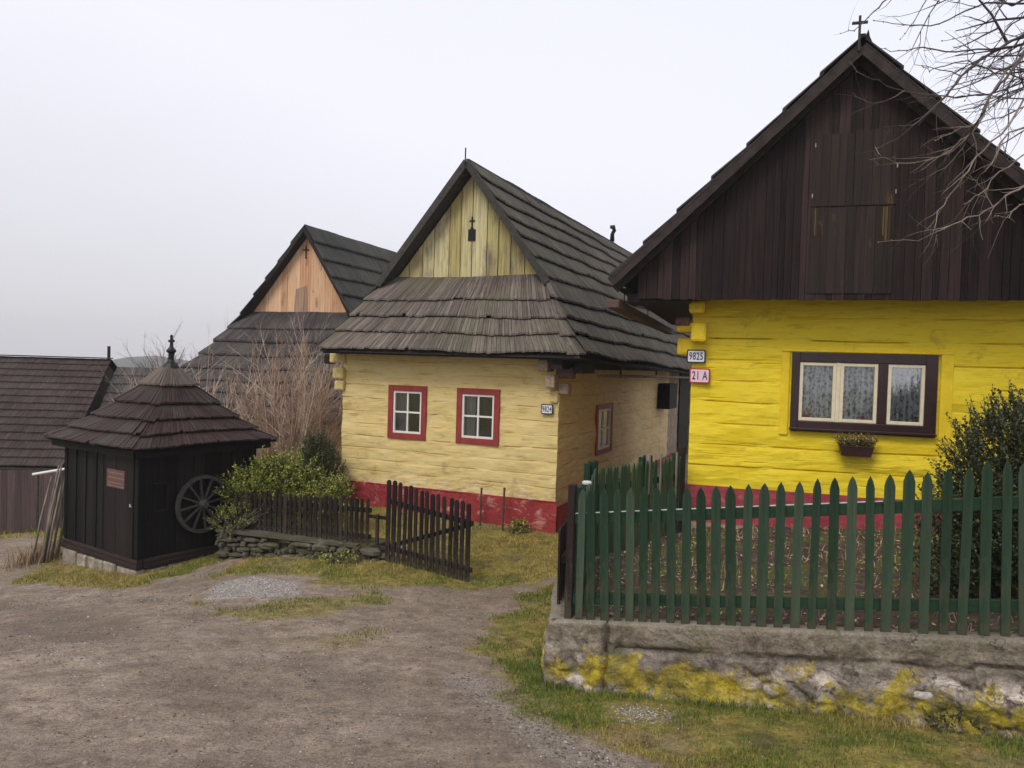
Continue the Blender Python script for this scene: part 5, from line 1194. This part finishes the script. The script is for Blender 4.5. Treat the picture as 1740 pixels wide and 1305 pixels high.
BR=[
(0.011, [(4.44, 6.4, 4.81), (4.08, 6.3, 4.64), (3.81, 6.29, 4.58), (3.43, 6.12, 4.48), (3.08, 5.96, 4.44), (2.98, 6.13, 4.48), (3.04, 6.59, 4.69)]),
(0.016, [(4.57, 6.6, 5.0), (4.28, 6.6, 4.85), (4.04, 6.49, 4.7), (3.87, 6.54, 4.59), (3.64, 6.4, 4.4), (3.46, 6.29, 4.19), (3.28, 6.19, 4.03), (3.17, 6.21, 3.93), (3.31, 6.78, 3.98), (3.09, 6.7, 3.87)]),
(0.01, [(4.25, 6.2, 4.67), (3.94, 6.21, 4.43), (3.73, 6.08, 4.19), (3.59, 6.06, 3.88), (3.52, 6.16, 3.8), (3.43, 6.2, 3.7), (3.29, 6.28, 3.66), (3.12, 6.32, 3.65), (2.66, 5.64, 3.5), (2.81, 6.08, 3.7)]),
(0.014, [(4.15, 6.0, 4.76), (3.87, 5.97, 4.42), (3.66, 5.84, 4.17), (3.58, 5.89, 4.07), (3.38, 5.64, 3.84), (3.57, 6.15, 3.8), (3.43, 6.12, 3.61), (3.11, 5.82, 3.42)]),
(0.009, [(4.24, 6.3, 4.38), (3.83, 6.33, 4.23), (3.53, 6.26, 4.17), (3.37, 6.37, 4.23), (3.17, 6.37, 4.25), (2.9, 6.15, 4.21), (2.67, 6.03, 4.24), (2.61, 6.17, 4.4)]),
(0.006, [(3.13, 6.3, 4.23), (2.94, 6.11, 4.1), (2.73, 6.02, 4.02), (2.74, 6.38, 4.23)]),
(0.008, [(3.84, 5.9, 4.04), (3.62, 5.8, 3.74), (3.48, 5.87, 3.59), (3.3, 5.71, 3.4), (3.23, 5.79, 3.25), (3.12, 5.72, 3.11), (3.04, 5.57, 2.93), (3.38, 6.17, 2.95)]),
(0.01, [(4.07, 5.8, 3.51), (3.78, 5.76, 3.35), (3.58, 5.65, 3.25), (3.5, 5.76, 3.16), (3.2, 5.54, 3.03), (3.03, 5.54, 2.95), (3.04, 5.82, 2.93), (2.54, 5.4, 2.84)]),
(0.012, [(4.63, 6.7, 5.24), (4.35, 6.73, 5.17), (3.87, 6.49, 5.05), (3.56, 6.37, 4.88), (3.35, 6.37, 4.79), (3.31, 6.73, 4.96), (2.98, 6.59, 4.92)]),
(0.009, [(3.69, 6.5, 5.36), (3.26, 6.42, 5.17), (2.94, 6.28, 4.95), (2.87, 6.34, 4.88), (2.55, 5.96, 4.55), (2.66, 6.47, 4.75)]),
(0.01, [(4.52, 6.5, 4.56), (4.25, 6.54, 4.51), (3.98, 6.5, 4.47), (3.82, 6.62, 4.62), (3.3, 6.03, 4.33), (3.24, 6.14, 4.33), (3.49, 6.74, 4.61)]),
(0.009, [(4.25, 6.1, 4.21), (3.94, 6.04, 4.04), (3.86, 6.19, 4.0), (3.59, 6.04, 3.9), (3.49, 6.17, 3.88), (3.06, 5.67, 3.64)]),
(0.007, [(4.08, 5.8, 3.31), (3.73, 5.71, 3.2), (3.46, 5.41, 3.04), (3.39, 5.46, 3.06)]),
(0.008, [(3.86, 6.8, 5.52), (3.61, 6.7, 5.32), (3.35, 6.44, 5.04), (3.18, 6.29, 4.79), (3.05, 6.25, 4.62)]),
(0.009, [(4.19, 6.0, 3.95), (3.76, 5.93, 3.8), (3.63, 5.83, 3.65), (3.41, 5.63, 3.42), (3.69, 6.2, 3.5), (3.31, 5.7, 3.39)]),
(0.01, [(4.6, 6.6, 5.34), (4.28, 6.47, 5.03), (4.0, 6.33, 4.81), (3.83, 6.27, 4.59), (3.82, 6.56, 4.41), (3.47, 6.03, 4.07)]),
(0.01, [(4.22, 6.4, 5.33), (3.99, 6.34, 5.1), (3.75, 6.16, 4.78), (3.82, 6.6, 4.83), (3.14, 5.8, 4.42)]),
(0.01, [(4.35, 6.2, 4.53), (4.09, 6.21, 4.29), (3.82, 6.04, 4.11), (3.92, 6.39, 4.16), (3.43, 5.95, 3.95)]),
(0.012, [(4.49, 6.5, 5.1), (4.22, 6.44, 4.82), (3.97, 6.23, 4.44), (3.98, 6.32, 4.19), (3.88, 6.12, 3.84), (4.17, 6.66, 3.65)]),
(0.008, [(4.13, 5.9, 3.73), (3.81, 5.84, 3.6), (3.47, 5.56, 3.4), (3.33, 5.55, 3.23), (3.15, 5.42, 3.13)]),
]

def overhanging_tree():
    r = random.Random(77)
    t = thing('bare_tree', 'leafless tree whose thin drooping branches hang in at top right, before the dark gable', 'tree', (5.3, 6.3, .1))
    org = Vector((5.3, 6.3, .1))
    m = MB(); fork = Vector((5.0, 6.3, 3.6)); m.tube([(0, 0, -.3), (0, 0, 1), (-.1, .02, 2.2), tuple(fork-org)], [.16, .13, .11, .09], 10); m.build('trunk', 'bark', t, True)
    m = MB(); ml = MB()
    starts = [Vector((4.9, 6.3, 4.3)), Vector((4.95, 6.5, 5.0)), Vector((4.8, 6.1, 3.7)), Vector((5.0, 6.5, 5.6))]
    for s in starts: m.tube([tuple(fork-org), tuple((fork.lerp(s, .5)+Vector((.05, 0, 0)))-org), tuple(s-org)], [.06, .05, .035], 7)
    def buds(mb, p, d):
        a = Vector((r.uniform(-1, 1), r.uniform(-1, 1), r.uniform(-1, 1))).normalized()*.011; mb.tube([p, p+a], [.0055, .003], 4, cap=True)
    for k, (rad, pts) in enumerate(BR):
        P = [Vector(p) for p in pts]; s = min(starts, key=lambda q: (q-P[0]).length)
        P2 = [s]+P if (s-P[0]).length < 3 and P[0].x > 3.9 else P
        # densify with a little kink
        Q = []
        for i in range(len(P2)-1):
            for j in range(3): q = P2[i].lerp(P2[i+1], j/3); Q.append(q+Vector((r.uniform(-1, 1), r.uniform(-1, 1), r.uniform(-1, 1)))*.012*(j > 0))
        Q.append(P2[-1]); n = len(Q); low = sum(q.z for q in P)/len(P) < 4.1
        rr = [rad*.66*(1.5-1.2*i/(n-1)) for i in range(n)]
        tgt = ml if low and rad < .0125 else m
        tgt.tube([tuple(q-org) for q in Q], rr, 6, cap=True)
        for i in range(4, n):
            if r.random() < (.62 if P2[0].x > 4 and Q[i].x > 3.35 else .34):
                d = (Q[i]-Q[i-1]).normalized(); d = (d+Vector((r.uniform(-.8, .4), r.uniform(-.8, .8), r.uniform(-.9, .8)))).normalized()
                twig(tgt, Q[i]-org, d, r.uniform(.12, .42), rr[i]*.6, 1 if r.random() < .6 else 0, r, .22, 0, 4, (1, 3), 4, .6, .8)
            if r.random() < .8: buds(tgt, Q[i]-org, None)
    # denser crown outside and at the edge of the frame
    for k in range(44):
        s = Vector((r.uniform(4.0, 5.2), r.uniform(5.8, 7.2), r.uniform(4.3, 6.0))); d = Vector((r.uniform(-1.2, -.1), r.uniform(-.4, .4), r.uniform(-.5, .5)))
        twig(m, s-org, d, r.uniform(.5, 1.0), r.uniform(.007, .013), 2, r, .20, -.02, 5, (2, 4), 6, .55, .75)
        m.tube([tuple(s-org), tuple(s.lerp(min(starts, key=lambda q: (q-s).length), 1.0)-org)], [.010, .02], 5)
    m.build('branches', 'bark', t, True); ml.build('lower_branches', 'bark_light', t, True)
def leafless_shrub():
    r = random.Random(5); base = Vector((-4.45, 14.8, -.75))
    t = thing('leafless_shrub', 'large leafless beige shrub of thin upright twigs between hut and pale yellow cottage', 'shrub', base)
    m = MB(); m2 = MB()
    for k in range(74):
        a = r.uniform(-1, 1); p = Vector((a*.6+r.uniform(-.15, .15), r.uniform(-.3, .3), 0)); d = Vector((a*.40+r.uniform(-.15, .15), r.uniform(-.25, .25), 1))
        h = (3.0 if a > -.3 else 2.4)*r.uniform(.62, 1.0)*(1-.25*abs(a))
        twig(m if k % 3 else m2, p, d, h, r.uniform(.012, .022), 2, r, .075, .01, 4, (7, 12), 8, .36, .6)
    m.build('stems', 'twig_beige', t); m2.build('darker_stems', 'twig_rust', t)
    # a slimmer pair of stems toward the left
    t = thing('leafless_shrub', 'sparse leafless shrub rising just right of the hut roof', 'shrub', (-6.1, 15.3, -.9))
    m = MB()
    for k in range(30):
        a = r.uniform(-1, 1); twig(m, (a*.45, r.uniform(-.3, .3), 0), (a*.35+r.uniform(-.15, .15), r.uniform(-.2, .2), 1), r.uniform(1.6, 2.65), r.uniform(.010, .018), 2, r, .08, 0, 4, (4, 8), 6, .36, .6)
    m.build('stems', 'twig_beige', t)
    t = thing('leafless_shrub', 'brown leafless shrub growing before the low shed roof, left of the hut peak', 'shrub', (-7.95, 16.4, -1.4))
    m = MB()
    for k in range(34):
        a = r.uniform(-1, 1); twig(m, (a*.35+.1, r.uniform(-.3, .3), 0), (a*.12+r.uniform(-.06, .1), r.uniform(-.1, .1), 1), r.uniform(1.7, 2.5), r.uniform(.008, .015), 2, r, .09, 0, 4, (4, 7), 6, .36, .6)
    m.build('stems', 'twig_beige', t)
    # distant bare trees
    for (x, y, z, h, lab) in ((-14.1, 31, -2.2, 4.7, 'small distant bare tree showing above the shed roof, left of the hut finial'), (-12.8, 33, -2.2, 4.6, 'small distant bare tree showing right of the hut finial')):
        t = thing('bare_tree', lab, 'tree', (x, y, z)); m = MB(); m.tube([(0, 0, 0), (0, 0, h*.5)], [.08, .05], 6); m.build('trunk', 'twig_far', t); m = MB()
        for k in range(26): twig(m, (r.uniform(-.15, .15), 0, h*r.uniform(.3, .6)), (r.uniform(-.9, .9), r.uniform(-.5, .5), 1), h*r.uniform(.3, .45), .025, 2, r, .14, 0, 4, (3, 5), 5, .5, .6)
        m.build('crown', 'twig_far', t)
def leaf(mb, p, d, up, L, W):
    s = d.cross(up)
    if s.length < 1e-3: s = Vector((1, 0, 0))
    s.normalize(); n = s.cross(d).normalized()
    i = len(mb.v); b = p; mb.v += [tuple(b), tuple(b+d*L*.5+s*W*.5-n*L*.08), tuple(b+d*L), tuple(b+d*L*.5-s*W*.5-n*L*.08)]
    mb.f.append((i, i+1, i+2, i+3)); mb.uv += [(0, 0)]*4
def bush(name, label, cat, org, blobs, shoots, leafmat, stemmat, L, W, per, seed, shootL=(.18, .4), up=.5, outer=.65, step=.022, extra=()):
    r = random.Random(seed); org = Vector(org); t = thing(name, label, cat, org)
    lm = MB(); sm = MB(); vol = [b[3]*b[4]*b[5] for b in blobs]
    def shoot(p, d, LL, rr):
        q = Vector(p); d = d.normalized(); pts = [q.copy()]
        n = max(3, int(LL/step))
        for k in range(n):
            d = (d+Vector((r.uniform(-1, 1), r.uniform(-1, 1), r.uniform(-.6, 1)))*.10).normalized(); q = q+d*(LL/n)
            if k % 3 == 2: pts.append(q.copy())
            for s_ in range(per):
                a = Vector((r.uniform(-1, 1), r.uniform(-1, 1), r.uniform(-1, 1))).normalized(); ld = (d*.7+a).normalized(); f = r.uniform(.65, 1.25)*(1-.4*(k/n))
                leaf(lm, q, ld, Vector((r.uniform(-.5, .5), r.uniform(-.5, .5), 1)), L*f, W*f)
        pts.append(q); sm.tube(pts, [rr*(1-.7*i/len(pts)) for i in range(len(pts))], 3, cap=False)
    for _ in range(shoots):
        b = r.choices(blobs, vol)[0]
        a = Vector((r.gauss(0, 1), r.gauss(0, 1), r.gauss(0, 1))).normalized(); rad = r.uniform(0, 1)**(1/ (3 if outer < .5 else 5))
        p = Vector((b[0]+a.x*b[3]*rad, b[1]+a.y*b[4]*rad, b[2]+a.z*b[5]*rad))-org
        shoot(p, a*.8+Vector((0, 0, up))+Vector((r.uniform(-.4, .4), r.uniform(-.4, .4), r.uniform(-.2, .4))), r.uniform(*shootL), .0035)
    for (p, d, LL) in extra: shoot(Vector(p)-org, Vector(d), LL, .004)
    for b in blobs:
        for _ in range(7):
            e = Vector((b[0]+r.uniform(-.5, .5)*b[3], b[1]+r.uniform(-.5, .5)*b[4], b[2]+r.uniform(-.2, .6)*b[5]))-org
            s = Vector((r.uniform(-.08, .08), r.uniform(-.08, .08), -.05)); sm.tube([s, s.lerp(e, .5)+Vector((r.uniform(-.08, .08), 0, 0)), e], [.016, .011, .006], 5)
    lm.build('foliage', leafmat, t); sm.build('stems', stemmat, t)
def bushes():
    r = random.Random(2)
    ex = [((3.55+.06*k, 6.25+r.uniform(-.2, .2), .78+.05*r.random()), (-.25+.12*k+r.uniform(-.1, .1), 0, 1), r.uniform(.22, .42)) for k in range(6)]
    ex += [((4.0+.1*k, 6.2, 1.35+.1*k), (-.45+.1*k, 0, 1), r.uniform(.25, .38)) for k in range(7)]
    ex += [((3.95, 6.2, 1.2+.1*k), (-1, 0, .45), r.uniform(.2, .3)) for k in range(4)]
    bush('evergreen_shrub', 'dense dark boxwood shrub behind the right end of the green fence', 'shrub', (4.2, 6.2, .1), [(4.2, 6.25, .98, .55, .42, .66), (4.1, 6.1, .5, .52, .38, .5), (3.62, 6.15, .55, .26, .22, .38), (3.85, 6.0, .35, .35, .3, .4), (4.75, 6.4, 1.2, .5, .4, .65)], 3900, 'leaf_box', 'bark', .042, .026, 2, 3, (.12, .30), .6, extra=ex)
    bush('evergreen_shrub', 'bright green rounded shrub above the low dark fence', 'shrub', (-3.5, 12.2, -.7), [(-3.75, 12.15, -.14, .44, .38, .34), (-3.15, 12.1, -.27, .48, .34, .24), (-3.55, 12.2, .0, .36, .32, .28), (-2.75, 11.9, -.33, .3, .26, .2), (-4.1, 12.0, -.3, .32, .3, .3), (-3.4, 12, -.5, .8, .3, .2)], 1150, 'leaf_bright', 'bark', .052, .034, 2, 8, (.10, .34), .5)
    bush('evergreen_shrub', 'dark green taller shrub with yellowish tip, beside the left corner of pale yellow cottage', 'shrub', (-3.42, 13.2, -.7), [(-3.32, 13.2, .12, .26, .24, .30), (-3.36, 13.2, .36, .15, .15, .20), (-3.1, 13.1, -.1, .22, .2, .3)], 560, 'leaf_conifer', 'bark', .045, .020, 3, 9, (.12, .26), .8)
    bush('creeping_plant', 'green leaves spilling through the left end of the low dark fence', 'plant', (-4.2, 11.35, -.75), [(-4.15, 11.35, -.58, .25, .12, .16), (-3.7, 11.42, -.42, .3, .06, .12), (-3.45, 11.5, -.3, .3, .05, .16)], 170, 'leaf_bright', 'bark', .03, .018, 2, 10, (.08, .18), .4)
    bush('weed_tuft', 'small green weed at the foot of the red base band near the cottage corner', 'weed', (.18, 12.0, -.72), [(.18, 11.98, -.66, .12, .08, .06)], 45, 'leaf_bright', 'bark', .05, .03, 2, 12, (.06, .12), .6)
    bush('weed_tuft', 'green weed growing at the foot of the rubble wall near the gate', 'weed', (-2.3, 10.6, -.95), [(-2.35, 10.62, -.88, .25, .08, .06)], 50, 'leaf_bright', 'bark', .04, .025, 2, 13, (.06, .12), .6)
    bush('weed_tuft', 'dark green weed at the right foot of the lichen covered wall', 'weed', (3.05, 4.98, -.42), [(3.0, 5.0, -.38, .18, .06, .06)], 60, 'leaf_conifer', 'bark', .035, .022, 2, 14, (.05, .12), .7)
    # flower box on the bright house
    F = Fr(2.221, 9.5, -16.9, 0); p = F.w(1.895, -.13, .965); t = thing('window_box', 'small brown window box with yellowish plants under the triple window', 'planter', p, F.rz)
    m = MB(); w0, w1 = .155, .18; m.hexa([(-w0, -.055, 0), (w0, -.055, 0), (w0, .055, 0), (-w0, .055, 0), (-w1, -.07, .105), (w1, -.07, .105), (w1, .07, .105), (-w1, .07, .105)]); m.box((-w1-.008, -.078, .107), (w1+.008, .078, .122)); m.build('planter', 'planter', t, bevel=.005)
    m = MB(); m.bar((-.13, .06, .05), (-.13, .14, .16), .015, .012); m.bar((.13, .06, .05), (.13, .14, .16), .015, .012); m.build('bracket', 'iron_dark', t)
    lm = MB(); r = random.Random(4)
    for k in range(260):
        q = Vector((r.uniform(-.17, .17), r.uniform(-.05, .05), .11)); d = Vector((q.x*3+r.uniform(-.5, .5), r.uniform(-1.0, .3), 1)).normalized(); LL = r.uniform(.05, .17)
        for s_ in range(int(LL/.012)):
            q = q+d*.012; a = Vector((r.uniform(-1, 1), r.uniform(-1, 1), r.uniform(-.6, 1))).normalized(); leaf(lm, q, a, Vector((0, 0, 1)), r.uniform(.018, .034), .016)
    lm.build('plants', 'leaf_flower', t)
# ------------------------------------------------------------------ grass, stalks, pebbles
def blades(name, x, y, z, h, w, dry, mat, seed):
    g = np.random.default_rng(seed); n = len(x); a = g.uniform(0, 2*pi, n); ln = g.uniform(.15, .9, n)*h; b = g.uniform(0, 2*pi, n)
    wx, wy = np.cos(a)*w/2, np.sin(a)*w/2; tx, ty = np.cos(b)*ln, np.sin(b)*ln
    V = np.empty((n, 5, 3)); V[:, 0] = np.stack([x-wx, y-wy, z-.005], 1); V[:, 1] = np.stack([x+wx, y+wy, z-.005], 1)
    V[:, 2] = np.stack([x+wx*.7+tx*.35, y+wy*.7+ty*.35, z+h*.55], 1); V[:, 3] = np.stack([x-wx*.7+tx*.35, y-wy*.7+ty*.35, z+h*.55], 1); V[:, 4] = np.stack([x+tx, y+ty, z+h], 1)
    i = np.arange(n)[:, None]*5; quads = i+np.array([[0, 1, 2, 3]]); tris = i+np.array([[3, 2, 4]])
    me = bpy.data.meshes.new(name); me.vertices.add(n*5); me.vertices.foreach_set('co', V.ravel())
    li = np.concatenate([np.concatenate([quads, tris], 1).ravel()]); me.loops.add(len(li)); me.loops.foreach_set('vertex_index', li)
    me.polygons.add(2*n); st = np.stack([np.arange(n)*7, np.arange(n)*7+4], 1).ravel(); me.polygons.foreach_set('loop_start', st); me.update(calc_edges=True)
    at = me.attributes.new('dry', 'FLOAT', 'POINT'); at.data.foreach_set('value', np.repeat(dry, 5).astype(np.float32))
    me.materials.append(M[mat]); o = bpy.data.objects.new(name, me); COL.objects.link(o); return o
def grass():
    g = np.random.default_rng(3); X = []; Y = []; Hh = []; W = []
    for (x0, x1, y0, y1, dens, h, w) in ((-1.0, 4.3, 3.3, 6.6, 9000, .022, .0040), (-1.6, 1.2, 6.4, 9.6, 3800, .024, .0055), (-4.6, 2.6, 8.2, 13.6, 2200, .028, .0075), (-8.2, -3.8, 9.6, 13.5, 1800, .034, .008), (-13, -7.5, 12.5, 17.0, 260, .07, .016), (-3.8, -1.2, 7.4, 9.0, 2000, .018, .006)):
        n = int((x1-x0)*(y1-y0)*dens); x = g.uniform(x0, x1, n); y = g.uniform(y0, y1, n); tf = turf_at(x, y)
        cl = vnoise(x, y, 31, 4, 3.2); keep = (g.random(n) < tf*np.clip((cl-.30)*3.0, .12, 1)); keep &= sdist(x, y, CHIPS[0]) < g.uniform(-.1, .05, n)
        keep &= ~((sdist(x, y, SOILP) > -.12))
        x, y = x[keep], y[keep]; k = len(x); X.append(x); Y.append(y)
        hh = h*g.uniform(.45, 1.5, k)*(.4+1.5*vnoise(x, y, 33, 3, 2.6)); Hh.append(hh); W.append(w*g.uniform(.7, 1.3, k))
    # taller fringe along wall feet
    for P, n, off in ((wall_path()[:4], 5200, .10),):
        for i in range(3):
            a, b = P[i], P[i+1]; k = int(n*(.62 if i == 0 else .19)); t = g.random(k); d = (b-a); nn = np.array([d.y, -d.x])/d.length
            s = 1 if i else 1
            cx = a.x+d.x*t; cy = a.y+d.y*t; o = np.abs(g.normal(0, .05, k))+.05
            q = Vector((2.6, 7.5))-Vector((a.x, a.y)); sg = -1 if (nn[0]*q.x+nn[1]*q.y) > 0 else 1
            x = cx+nn[0]*o*sg; y = cy+nn[1]*o*sg; keep = g.random(k) < np.clip((vnoise(x, y, 41, 3, 3)-.35)*3, .15, 1)
            x, y = x[keep], y[keep]; X.append(x); Y.append(y); Hh.append(g.uniform(.03, .085, len(x))); W.append(g.uniform(.004, .006, len(x)))
    x = np.concatenate(X); y = np.concatenate(Y); h = np.concatenate(Hh); w = np.concatenate(W); z = gz(x, y)
    dn = vnoise(x, y, 51, 4, 1.3); base = np.where(y > 9.2, .20, np.where(x < -3.9, -.02, -.02)); base = base+np.where((x < -.0) & (y < 9) & (y > 5.5), .05, 0)-.25*np.exp(-((x-.1)**2+(y-6.6)**2)/.8)
    dry = np.clip((dn+base-.50)*5+g.normal(0, .35, len(x)), 0, 1)
    o = blades('grass', x, y, z, h, w, dry, 'grass', 5); tag(o, kind='stuff', label='short winter grass, partly straw coloured', cat='grass')
    print('grass blades', len(x))
    # dry stalks and leaf litter on the garden bed
    n = 1700; x = g.uniform(.6, 4.4, n); y = g.uniform(4.9, 9.4, n); cl = vnoise(x, y, 61, 3, 2.5); k = (sdist(x, y, SOILP) > .08) & (g.random(n) < np.clip((cl-.40)*4, .08, 1)); x, y = x[k], y[k]
    o = blades('dry_stalks', x, y, zsoil(x, y)+.0, g.uniform(.03, .14, len(x)), g.uniform(.005, .012, len(x)), np.ones(len(x)), 'dry_stalk', 6); tag(o, kind='stuff', label='dry stalks and litter on the garden bed', cat='dead plants')
    n = 5000; x = g.uniform(.6, 4.6, n); y = g.uniform(4.9, 9.3, n); k = (sdist(x, y, SOILP) > .06) & (g.random(n) < np.clip((vnoise(x, y, 83, 3, 2.0)-.50)*6, .02, 1)); x, y = x[k], y[k]
    o = blades('garden_weeds', x, y, zsoil(x, y), g.uniform(.02, .07, len(x)), g.uniform(.006, .010, len(x)), np.clip(g.normal(.25, .3, len(x)), 0, 1), 'grass', 16); tag(o, kind='stuff', label='patches of short weeds on the garden bed behind the green fence', cat='weeds')
    n = 9000; x = g.uniform(.6, 5, n); y = g.uniform(4.6, 9.4, n); k = (sdist(x, y, SOILP) > .05); x, y = x[k], y[k]
    lm = MB(); r = random.Random(1)
    for a, b in zip(x[:2300], y[:2300]): leaf(lm, Vector((a, b, float(zsoil(a, b))+r.uniform(0, .03))), Vector((r.uniform(-1, 1), r.uniform(-1, 1), r.uniform(-.2, .5))).normalized(), Vector((0, 0, 1)), r.uniform(.02, .055), r.uniform(.01, .03))
    o = lm.build('leaf_litter', 'dry_stalk'); tag(o, kind='stuff', label='dead leaves on the garden bed', cat='leaf litter')
    n = 1500; x = g.uniform(-.2, 4.2, n); y = g.uniform(3.4, 6.6, n); k = (g.random(n) < turf_at(x, y)*np.clip((vnoise(x, y, 91, 3, 2.2)-.42)*5, .05, 1)) & (sdist(x, y, SOILP) < -.12); x, y = x[k], y[k]; z = gz(x, y)
    lm = MB()
    for a, b, c_ in zip(x, y, z): leaf(lm, Vector((a, b, c_+r.uniform(.004, .018))), Vector((r.uniform(-1, 1), r.uniform(-1, 1), r.uniform(-.1, .4))).normalized(), Vector((0, 0, 1)), r.uniform(.012, .035), r.uniform(.006, .018))
    o = lm.build('leaf_litter', 'dead_leaf'); tag(o, kind='stuff', label='small dead leaves in the grass below the lichen covered wall', cat='leaf litter')
    n = 420; x = g.normal(-7.62, .10, n); y = g.normal(12.3, .35, n); z = gz(x, y)
    o = blades('straw_tuft', x, y, z, g.uniform(.1, .38, n), g.uniform(.008, .016, n), np.ones(n), 'dry_stalk', 7); tag(o, kind='stuff', label='tuft of dry straw beside the leaning poles', cat='dry grass')
def pebbles():
    g = np.random.default_rng(8); ico = np.array([[0, 0, 1], [.89, 0, .45], [.28, .85, .45], [-.72, .53, .45], [-.72, -.53, .45], [.28, -.85, .45], [.72, .53, -.3], [-.28, .85, -.3], [-.89, 0, -.3], [-.28, -.85, -.3], [.72, -.53, -.3]])
    tri = np.array([[0, 1, 2], [0, 2, 3], [0, 3, 4], [0, 4, 5], [0, 5, 1], [1, 6, 2], [2, 6, 7], [2, 7, 3], [3, 7, 8], [3, 8, 4], [4, 8, 9], [4, 9, 5], [5, 9, 10], [5, 10, 1], [1, 10, 6]])
    def make(name, x, y, s, mat, lab):
        n = len(x); z = gz(x, y); a = g.uniform(0, 2*pi, n); sc = s[:, None]*g.uniform(.6, 1.25, (n, 3)); sc[:, 2] *= .6
        P = ico[None]*(1+.25*g.normal(0, 1, (n, 11, 1)))*sc[:, None]; c, s_ = np.cos(a)[:, None], np.sin(a)[:, None]
        V = np.stack([P[..., 0]*c-P[..., 1]*s_+x[:, None], P[..., 0]*s_+P[..., 1]*c+y[:, None], P[..., 2]+z[:, None]], 2)
        F_ = (np.arange(n)[:, None, None]*11+tri[None]).reshape(-1, 3)
        me = bpy.data.meshes.new(name); me.vertices.add(n*11); me.vertices.foreach_set('co', V.ravel()); me.loops.add(F_.size); me.loops.foreach_set('vertex_index', F_.ravel().astype(np.int32)); me.polygons.add(len(F_)); me.polygons.foreach_set('loop_start', np.arange(len(F_))*3); me.update(calc_edges=True)
        me.materials.append(M[mat]); o = bpy.data.objects.new(name, me); COL.objects.link(o); tag(o, kind='stuff', label=lab, cat='gravel')
    xs = []; ys = []; ss = []
    for (x0, x1, y0, y1, n, lo, hi) in ((-3.6, 1.6, 3.4, 6.2, 26000, .0026, .0085), (-6.5, .5, 6.0, 9.6, 16000, .004, .012), (-9, -3, 8, 11, 4000, .006, .016)):
        x = g.uniform(x0, x1, n); y = g.uniform(y0, y1, n); tf = turf_at(x, y); cl = vnoise(x+y*.4, y*1.3, 71, 4, 1.1)
        k = (g.random(n) < (1-tf*.85)*np.clip((cl-.40)*2.5+.7*ruts_at(x, y), .10, 1)); x, y = x[k], y[k]; xs.append(x); ys.append(y); ss.append(lo+(hi-lo)*g.random(len(x))**3.0)
    # loose stones along the verge
    k = 60; xs.append(g.uniform(-5, 1.2, k)); ys.append(g.uniform(4, 9.5, k)); ss.append(g.uniform(.010, .022, k))
    #
    E = np.array(EDGE); n = 3200; i = g.integers(0, len(E)-1, n); t = g.random(n)[:, None]; p = E[i]*(1-t)+E[i+1]*t+g.normal(0, .13, (n, 2))+[-.16, -.09]
    xs.append(p[:, 0]); ys.append(p[:, 1]); ss.append(.003+.009*g.random(n)**2.5)
    make('road_gravel', np.concatenate(xs), np.concatenate(ys), np.concatenate(ss), 'pebble', 'loose gravel on the dirt road')
    n = 9000; x = g.uniform(-3.9, -2.2, n); y = g.uniform(8.3, 10.1, n); k = gravel_at(x, y) > g.uniform(.25, 1, n); x, y = x[k], y[k]
    n = 900; x2 = np.concatenate([g.normal(.97, .13, n-160), g.uniform(.3, 3.6, 160)]); y2 = np.concatenate([g.normal(5.3, .12, n-160), g.uniform(3.7, 5.4, 160)])
    make('pale_chippings', np.concatenate([x, x2]), np.concatenate([y, y2]), np.concatenate([.004+.010*g.random(len(x))**2, .003+.007*g.random(n)**2]), 'chipping', 'pale crushed stone spilled on the grass')
# ------------------------------------------------------------------ haze
def haze():
    m = bpy.data.materials.new('thin_haze'); m.use_nodes = True; nt = m.node_tree; nt.nodes.clear()
    o = nt.nodes.new('ShaderNodeOutputMaterial'); v = nt.nodes.new('ShaderNodeVolumePrincipled'); v.inputs['Color'].default_value = (.93, .93, .96, 1); v.inputs['Density'].default_value = .0010; v.inputs['Anisotropy'].default_value = .2
    nt.links.new(v.outputs[0], o.inputs['Volume'])
    mb = MB(); mb.box((-620, -620, -20), (620, 620, 26)); b = mb.build('haze', m); tag(b, kind='stuff', label='thin pale haze filling the valley air', cat='haze')
# ------------------------------------------------------------------ build
build_hill(); centre_house(); bright_house(); rear_house(); barn(); hut(); fences(); retaining(); soil(); rubble()
overhanging_tree(); leafless_shrub(); bushes(); grass(); pebbles(); haze()
